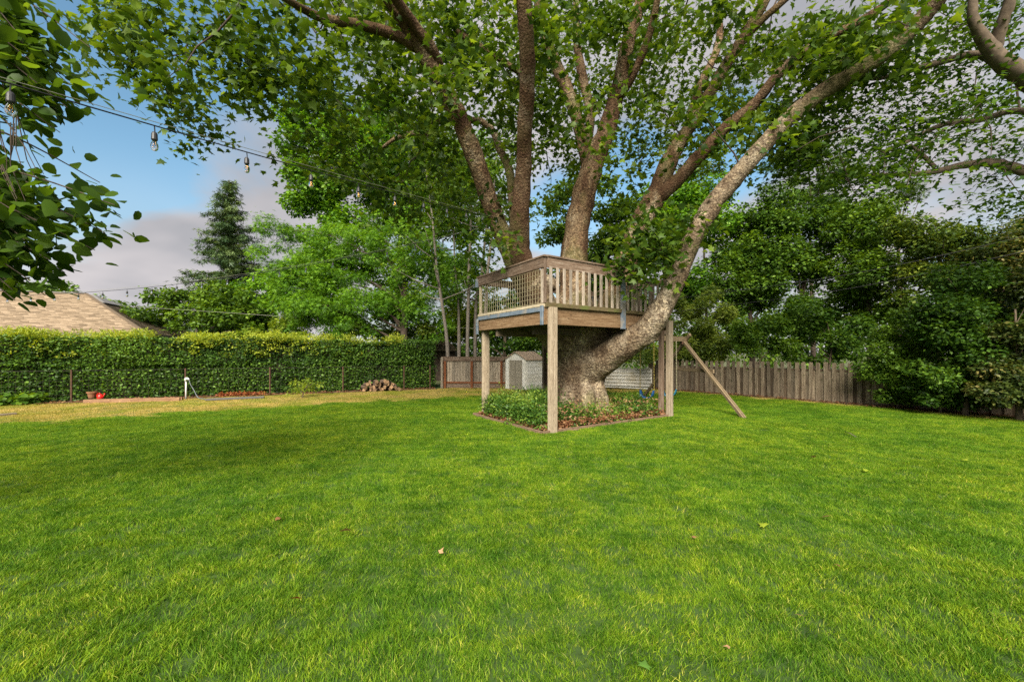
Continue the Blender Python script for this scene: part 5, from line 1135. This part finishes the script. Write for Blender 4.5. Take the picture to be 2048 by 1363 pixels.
# ------------------------------------------------------------------ swing set
AP = P(1367, 678, 12.75); sw = empty('swing_set', Vector((AP.x, AP.y, 0)), 'wooden A frame swing support with crossbar and beam running back to the tree', 'swing set')
BE = Vector((2.45, 11.3, AP.z + .02)); bd = (BE - AP); bdn = bd.normalized()
board('beam', AP - bdn * .12, BE, .10, .14, M['swing_wood'], sw)
L1, L2 = GP(1490, 836), Vector((4.62, 15.3, 0))
side_ = Vector((-(L1 - L2).normalized().y, (L1 - L2).normalized().x, 0))
t1 = AP + (AP - L1).normalized() * .10; t2 = AP + (AP - L2).normalized() * .22
for k in (-.028, .028): board('leg', L1 + side_ * k - Vector((0, 0, .03)), t1 + side_ * k + Vector((0, 0, -.05)), .045, .075, M['swing_wood'], sw)
board('leg', L2 + side_ * .10 - Vector((0, 0, .03)), t2 + side_ * .10, .06, .10, M['swing_wood'], sw)
c1 = L1.lerp(AP, .54); c2 = L2.lerp(AP, .54); board('crossbar', c1 + side_ * .06 + (c1 - c2) * .06, c2 + side_ * .06, .04, .10, M['swing_wood'], sw)
mb = MB(); mb.box(AP + Vector((0, 0, -.10)), (.16, .16, .10)); mb.build('bracket', M['rust'], sw)
def swing(px, label, seatmat, chmat):
    k = (px - CX) / FPX; t_ = (k * AP.y - AP.x) / (bd.x - k * bd.y); c = AP + bd * t_; zs_ = .50
    root = empty('swing', Vector((c.x, c.y, zs_ - .2)), label, 'swing', 'belt swings hanging from the frame'); hw = .20
    ax = Vector((.80, -.60, 0)).normalized()
    for sg_ in (-1, 1):
        a = c + ax * sg_ * hw * .95 + Vector((0, 0, -.06)); b2 = c + ax * sg_ * hw; b2.z = zs_; mb = MB(); n_ = 34
        for i in range(n_):   # links of the chain
            q0, q1 = a.lerp(b2, i / n_), a.lerp(b2, (i + 1.05) / n_); o1 = Vector((.009, 0, 0)) if i % 2 else Vector((0, .009, 0))
            for s2_ in (-1, 1): mb.beam(q0 + o1 * s2_, q1 + o1 * s2_, .009, .009, up=(1, 0, 0))
        mb.build('chain', M[chmat], root)
    fw_ = Vector((-ax.y, ax.x, 0)); vs = []; nS = 13
    for i in range(nS):
        f = i / (nS - 1) * 2 - 1; x_ = hw * f; z_ = zs_ - .22 * math.sqrt(max(0, 1 - abs(f) ** 2.6)) 
        wd = .12 if abs(f) < .9 else .07
        for s2_ in (-1, 1): vs.append(Vector((c.x, c.y, 0)) + ax * x_ + fw_ * wd * s2_ + Vector((0, 0, z_)))
    mb = MB(); mb.add(vs, [(2 * i, 2 * i + 1, 2 * i + 3, 2 * i + 2) for i in range(nS - 1)]); so_ = mb.build('seat', M[seatmat], root, smooth=True)
    m_ = so_.modifiers.new('t', 'SOLIDIFY'); m_.thickness = .014
swing(1294, 'blue belt swing hanging left of the right deck post', 'blue_plastic', 'chain')
swing(1339, 'teal blue belt swing half hidden behind the right deck post', 'teal_plastic', 'bare_chain')

# ------------------------------------------------------------------ string lights
def string_light(name, label, a, b_, sag, n0, n1, t0, dt, second=True, origin_=None):
    root = empty(name, (a.x, a.y, a.z), label, 'string lights', 'outdoor bulb strings')
    f = lambda t: a.lerp(b_, t) + Vector((0, 0, -sag * 4 * t * (1 - t)))
    mb = MB(); mb.tube([f(i / 40) for i in range(41)], .0055, 6); mb.build('cable', M['black_rubber'], root, smooth=True)
    if second:
        mb = MB(); mb.tube([f(i / 20) + Vector((.0, .02, .018 + .03 * math.sin(i / 20 * 3.14))) for i in range(21)], .0025, 5); mb.build('support_wire', M['steel_cable'], root)
    for i in range(n0, n1):
        t = t0 + dt * i
        if not 0 <= t <= 1: continue
        c = f(t); sw_ = Vector((rng.normal(0, .004), rng.normal(0, .004), 0))
        mb = MB(); mb.tube([c, c + sw_ + Vector((0, 0, -.055))], .004, 6)
        z0 = -.05; pr = [(.0, z0), (.013, z0), (.019, z0 - .012), (.021, z0 - .055), (.017, z0 - .062), (0, z0 - .062)]
        lathe(mb, Vector((c.x, c.y, 0)), [(r_, c.z + z_) for r_, z_ in pr], 12); so_ = mb.build('socket', M['socket'], root, smooth=False)
        mb = MB(); z0 -= .060; pr = [(.011, z0), (.014, z0 - .010), (.022, z0 - .028), (.025, z0 - .045), (.023, z0 - .062), (.014, z0 - .076), (0, z0 - .081)]
        lathe(mb, Vector((c.x, c.y, 0)), [(r_, c.z + z_) for r_, z_ in pr], 14); mb.build('bulb', M['glass'], so_, smooth=True)
        if c.y < 6:
            mb = MB()
            for k in range(5): a_ = k * 1.256; mb.tube([Vector((c.x + .007 * math.cos(a_), c.y + .007 * math.sin(a_), c.z + z0 - .012)), Vector((c.x + .013 * math.cos(a_), c.y + .013 * math.sin(a_), c.z + z0 - .062))], .0012, 4)
            mb.build('filament', M['filament'], so_)
SA = P(22, 160, 2.5); SB = P(1003, 438, 9.75)
dS = SB - SA
string_light('string_light', 'near string of clear bulbs running from the top left corner to the trunk', SA - dS * .12, SB, .06, 0, 12, .107, .0857)
SE = P(-60, 592, 11.0); SS = P(1000, 446, 9.8)
string_light('string_light', 'far sagging string of small bulbs above the hedge from trunk to the left roof', SS, SE, .42, 1, 30, .0, .0485)
def wire(name, label, pts, r_, mat, cat='wire'):
    mb = MB(); sp = smooth_path([(p, r_) for p in pts], 8); mb.tube([p for p, r in sp], r_, 5); tag(mb.build(name, M[mat], None, smooth=True), label, cat)
wire('overhead_wire', 'thin pale wire crossing behind the hedge below the bulbs', [P(250, 612, 22), P(470, 626, 22), P(700, 642, 22), P(900, 654, 22), P(990, 658, 22)], .006, 'steel_cable')
for i, (a, b2) in enumerate((((1330, 600), (2060, 470)), ((1340, 625), (2060, 500)))):
    wire('power_line', ['upper dark power line crossing the trees at the right', 'lower dark power line crossing the trees at the right'][i], [P(a[0], a[1], 15.5), P((a[0] + b2[0]) / 2, (a[1] + b2[1]) / 2 + 14, 13.8), P(b2[0], b2[1], 11.5)], .009, 'black_rubber')
for i, (a, b2) in enumerate((((1500, 330), (2060, 45)), ((1660, 320), (2060, 262)))):
    wire('power_line', ['thin grey line rising steeply through the maple boughs', 'thin grey line passing low under the maple boughs'][i], [P(a[0], a[1], 14), P((a[0] + b2[0]) / 2, (a[1] + b2[1]) / 2 + 6, 13), P(b2[0], b2[1], 12)], .005, 'steel_cable')

# ------------------------------------------------------------------ neighbouring house at the left
ho = empty('neighbour_house', (-24, 22, 0), 'neighbouring house with a tan shingled hip roof behind the hedge', 'house')
EZ_, RZ2 = 2.48, 4.95
def shingle_face(name, a, b_, c_, d_, mat, parent, course=.16, tabw=.30):
    """a-b eave, d-c ridge; courses of overlapping tabs clipped to the outline"""
    V = []; F = []; Tn = []; H = ((d_ + c_) / 2 - (a + b_) / 2).length; n = int(H / course)
    nrm = (b_ - a).cross(d_ - a).normalized(); nrm = nrm if nrm.z > 0 else -nrm
    for i in range(n + 1):
        f0, f1 = i / n, min(1, (i + 1.15) / n)
        l0, r0, l1, r1 = a.lerp(d_, f0), b_.lerp(c_, f0), a.lerp(d_, f1), b_.lerp(c_, f1)
        L = (r0 - l0).length; m_ = max(1, int(L / tabw)); o_ = random.random() * .5 / m_
        cuts = [0] + [min(1, (k + .5) / m_ + o_ + random.uniform(-.1, .1) / m_) for k in range(m_)] + [1]
        for k in range(len(cuts) - 1):
            g0, g1_ = cuts[k], cuts[k + 1]
            if g1_ - g0 < 1e-4: continue
            lift = nrm * (.018 + random.uniform(0, .012)); k0 = len(V)
            V += [l0.lerp(r0, g0) + lift, l0.lerp(r0, g1_ - .004 / max(L, .1)) + lift, l1.lerp(r1, g1_) + nrm * .002, l1.lerp(r1, g0) + nrm * .002, l0.lerp(r0, g0), l0.lerp(r0, g1_ - .004 / max(L, .1))]
            F += [(k0, k0 + 1, k0 + 2, k0 + 3), (k0 + 4, k0 + 5, k0 + 1, k0)]; Tn += [random.random()] * 6
    o0 = origin(parent); me = mesh_np(name, np.array([tuple(v - o0) for v in V]), np.array(F), np.array(Tn)); me.materials.append(mat); return tag(link(bpy.data.objects.new(name, me), parent), kind='stuff')
eA, eB = Vector((-36, 15, EZ_)), Vector((-18.0, 21.0, EZ_)); ed = (eB - eA).normalized(); en = Vector((-ed.y, ed.x, 0))
eC = eB + en * 9.5; rB = P(172, 588, 25.2); rA = rB - ed * 20; rA.z = rB.z; eD = eC - ed * 19
mb = MB(); mb.add([eA, eB, rB, rA], [(0, 1, 2, 3)]); mb.add([eB, eC, rB], [(0, 1, 2)]); mb.add([eC, eD, rA, rB], [(0, 1, 2, 3)]); mb.build('roof', M['fascia_dark'], ho)
shingle_face('shingles', eA + Vector((0, 0, .01)), eB + Vector((0, 0, .01)), rB + Vector((0, 0, .01)), rA + Vector((0, 0, .01)), M['shingle'], ho)
shingle_face('shingles', eB + Vector((0, 0, .01)), eC + Vector((0, 0, .01)), rB + Vector((0.01, 0, .01)), rB + Vector((0, 0, .01)), M['shingle'], ho)
board('eave_board', eA - en * .03 - Vector((0, 0, .11)), eB - en * .03 - Vector((0, 0, .11)), .04, .20, M['fascia_dark'], ho); board('eave_board', eB + ed * .03 - Vector((0, 0, .11)), eC + ed * .03 - Vector((0, 0, .11)), .04, .20, M['fascia_dark'], ho)
board('ridge_cap', rA + Vector((0, 0, .05)), rB + Vector((0, 0, .05)), .22, .05, M['fascia_dark'], ho); board('hip_cap', rB + Vector((0, 0, .04)), eB + Vector((0, 0, .05)), .18, .04, M['shingle'], ho)
# dutch gable at the ridge end
gq = rB.lerp(eB, .24); gq2 = rB.lerp(eC, .24); apx = rB + ed * .35 + Vector((0, 0, .02)); mb = MB(); mb.add([gq + ed * .30, gq2 + ed * .30, apx], [(0, 1, 2)]); mb.add([rB, gq, gq + ed * .3, apx], [(0, 1, 2, 3)]); mb.build('gable', M['fascia_dark'], ho)
mb = MB(); w0, w1 = eA + en * .6, eB + en * .6 - ed * .6; w2 = eC - en * .6 - ed * .6
mb.add([at(w0, 0), at(w1, 0), at(w1, EZ_ + .05), at(w0, EZ_ + .05)], [(0, 1, 2, 3)]); mb.add([at(w1, 0), at(w2, 0), at(w2, EZ_ + .05), at(w1, EZ_ + .05)], [(0, 1, 2, 3)]); mb.build('wall', M['stucco'], ho)

# small shingled outbuilding seen between hedge and deck
gh = empty('garden_house', P(880, 706, 24.5), 'small dark outbuilding with a mossy brown shake roof in two tiers behind the hedge', 'outbuilding')
Yh = 24.5
a, b2 = P(825, 702, Yh), P(918, 700, Yh - .6); c_, d_ = P(885, 672, Yh + 1.2), P(840, 672, Yh + 1.4)
shingle_face('shingles', a, b2, c_, d_, M['dark_shingle'], gh, .14, .2)
a2, b3 = P(836, 668, Yh + 1.1), P(884, 667, Yh + 1.0); c2_, d2_ = P(868, 652, Yh + 1.8), P(852, 652, Yh + 1.8); shingle_face('shingles', a2, b3, c2_, d2_, M['dark_shingle'], gh, .12, .18)
mb = MB(); mb.add([a, b2, c_, d_, a - Vector((0, 0, .05)), b2 - Vector((0, 0, .05)), at(c_, a.z), at(d_, a.z)], [(4, 5, 1, 0), (5, 6, 2, 1), (7, 4, 0, 3), (6, 7, 3, 2)]); mb.box((a + b2) / 2 + Vector((0, 1.3, -.9)), (2.2, 2.2, 1.75)); mb.box((a2 + b3) / 2 + Vector((0, .45, -.12)), (1.2, .8, .25)); mb.build('wall', M['bark_dark'], gh)

# ------------------------------------------------------------------ leaves dropped on the lawn
FL = [(690, 1071, 'dryleaf', .11, 'curled tan dead leaf left of centre on the lawn'), (592, 1210, 'red', .07, 'small rust red leaf low on the lawn'), (879, 1118, 'dryleaf', .06, 'small brown leaf near the middle of the lawn'), (1384, 1083, 'dryleaf', .09, 'orange brown leaf lying right of the middle'), (1533, 1060, 'yellow', .09, 'fresh pale green leaf lying on the lawn'),
      (1649, 1041, 'dryleaf', .09, 'pinkish tan dead leaf beyond the pale green leaf'), (1577, 1086, 'yellow', .05, 'tiny pale leaf just below the fresh green leaf'), (1625, 917, 'dryleaf', .11, 'brown leaf in the far right lawn'), (90, 1146, 'yellow', .06, 'small yellowish leaf at the far left of the lawn'), (558, 1043, 'dryleaf', .08, 'dark brown leaf speck left of the curled tan leaf'),
      (1672, 1139, 'dryleaf', .06, 'small tan leaf low on the right lawn'), (1598, 1244, 'dryleaf', .07, 'russet leaf near the bottom right of the lawn'), (1461, 1310, 'dryleaf', .06, 'tan leaf scrap close to the bottom edge'), (1735, 948, 'yellow', .07, 'pale leaf on the right lawn beyond the others'), (1928, 926, 'yellow', .08, 'pale curled leaf at the far right of the lawn'),
      (860, 977, 'yellow', .08, 'pale leaf in the mid lawn left of the bed'), (1288, 1352, 'iris', .07, 'green leaf right at the bottom edge of the lawn')]
for px, py, mt_, sz, lb in FL:
    c = GP(px, py); lv = Leaves(); lv.add([(c.x, c.y, .045)], sz * 0.75, 'palm' if sz > .06 else 'lobed', tint=.75, up=.85, droop=-.1)
    tag(lv.build('fallen_leaf', LM[mt_], None), lb, 'leaf', 'leaves fallen on the lawn')
c0, c1 = GP(1690, 868), GP(1712, 878); mb = MB(); mb.tube([at(c0, .05), at(c0.lerp(c1, .5), .06), at(c1, .045)], [.006, .008, .005], 6); tag(mb.build('fallen_twig', M['bark_grey'], None, smooth=True), 'short grey stick lying on the lawn at the right', 'stick')
c0, c1 = GP(0, 838), GP(32, 829); tag(board('paving_edge', at(c0 - Vector((.8, 0, 0)), .02), at(c1, .02), .12, .07, M['picket'], None), 'short weathered grey edging board at the far left of the dry grass', 'edging')
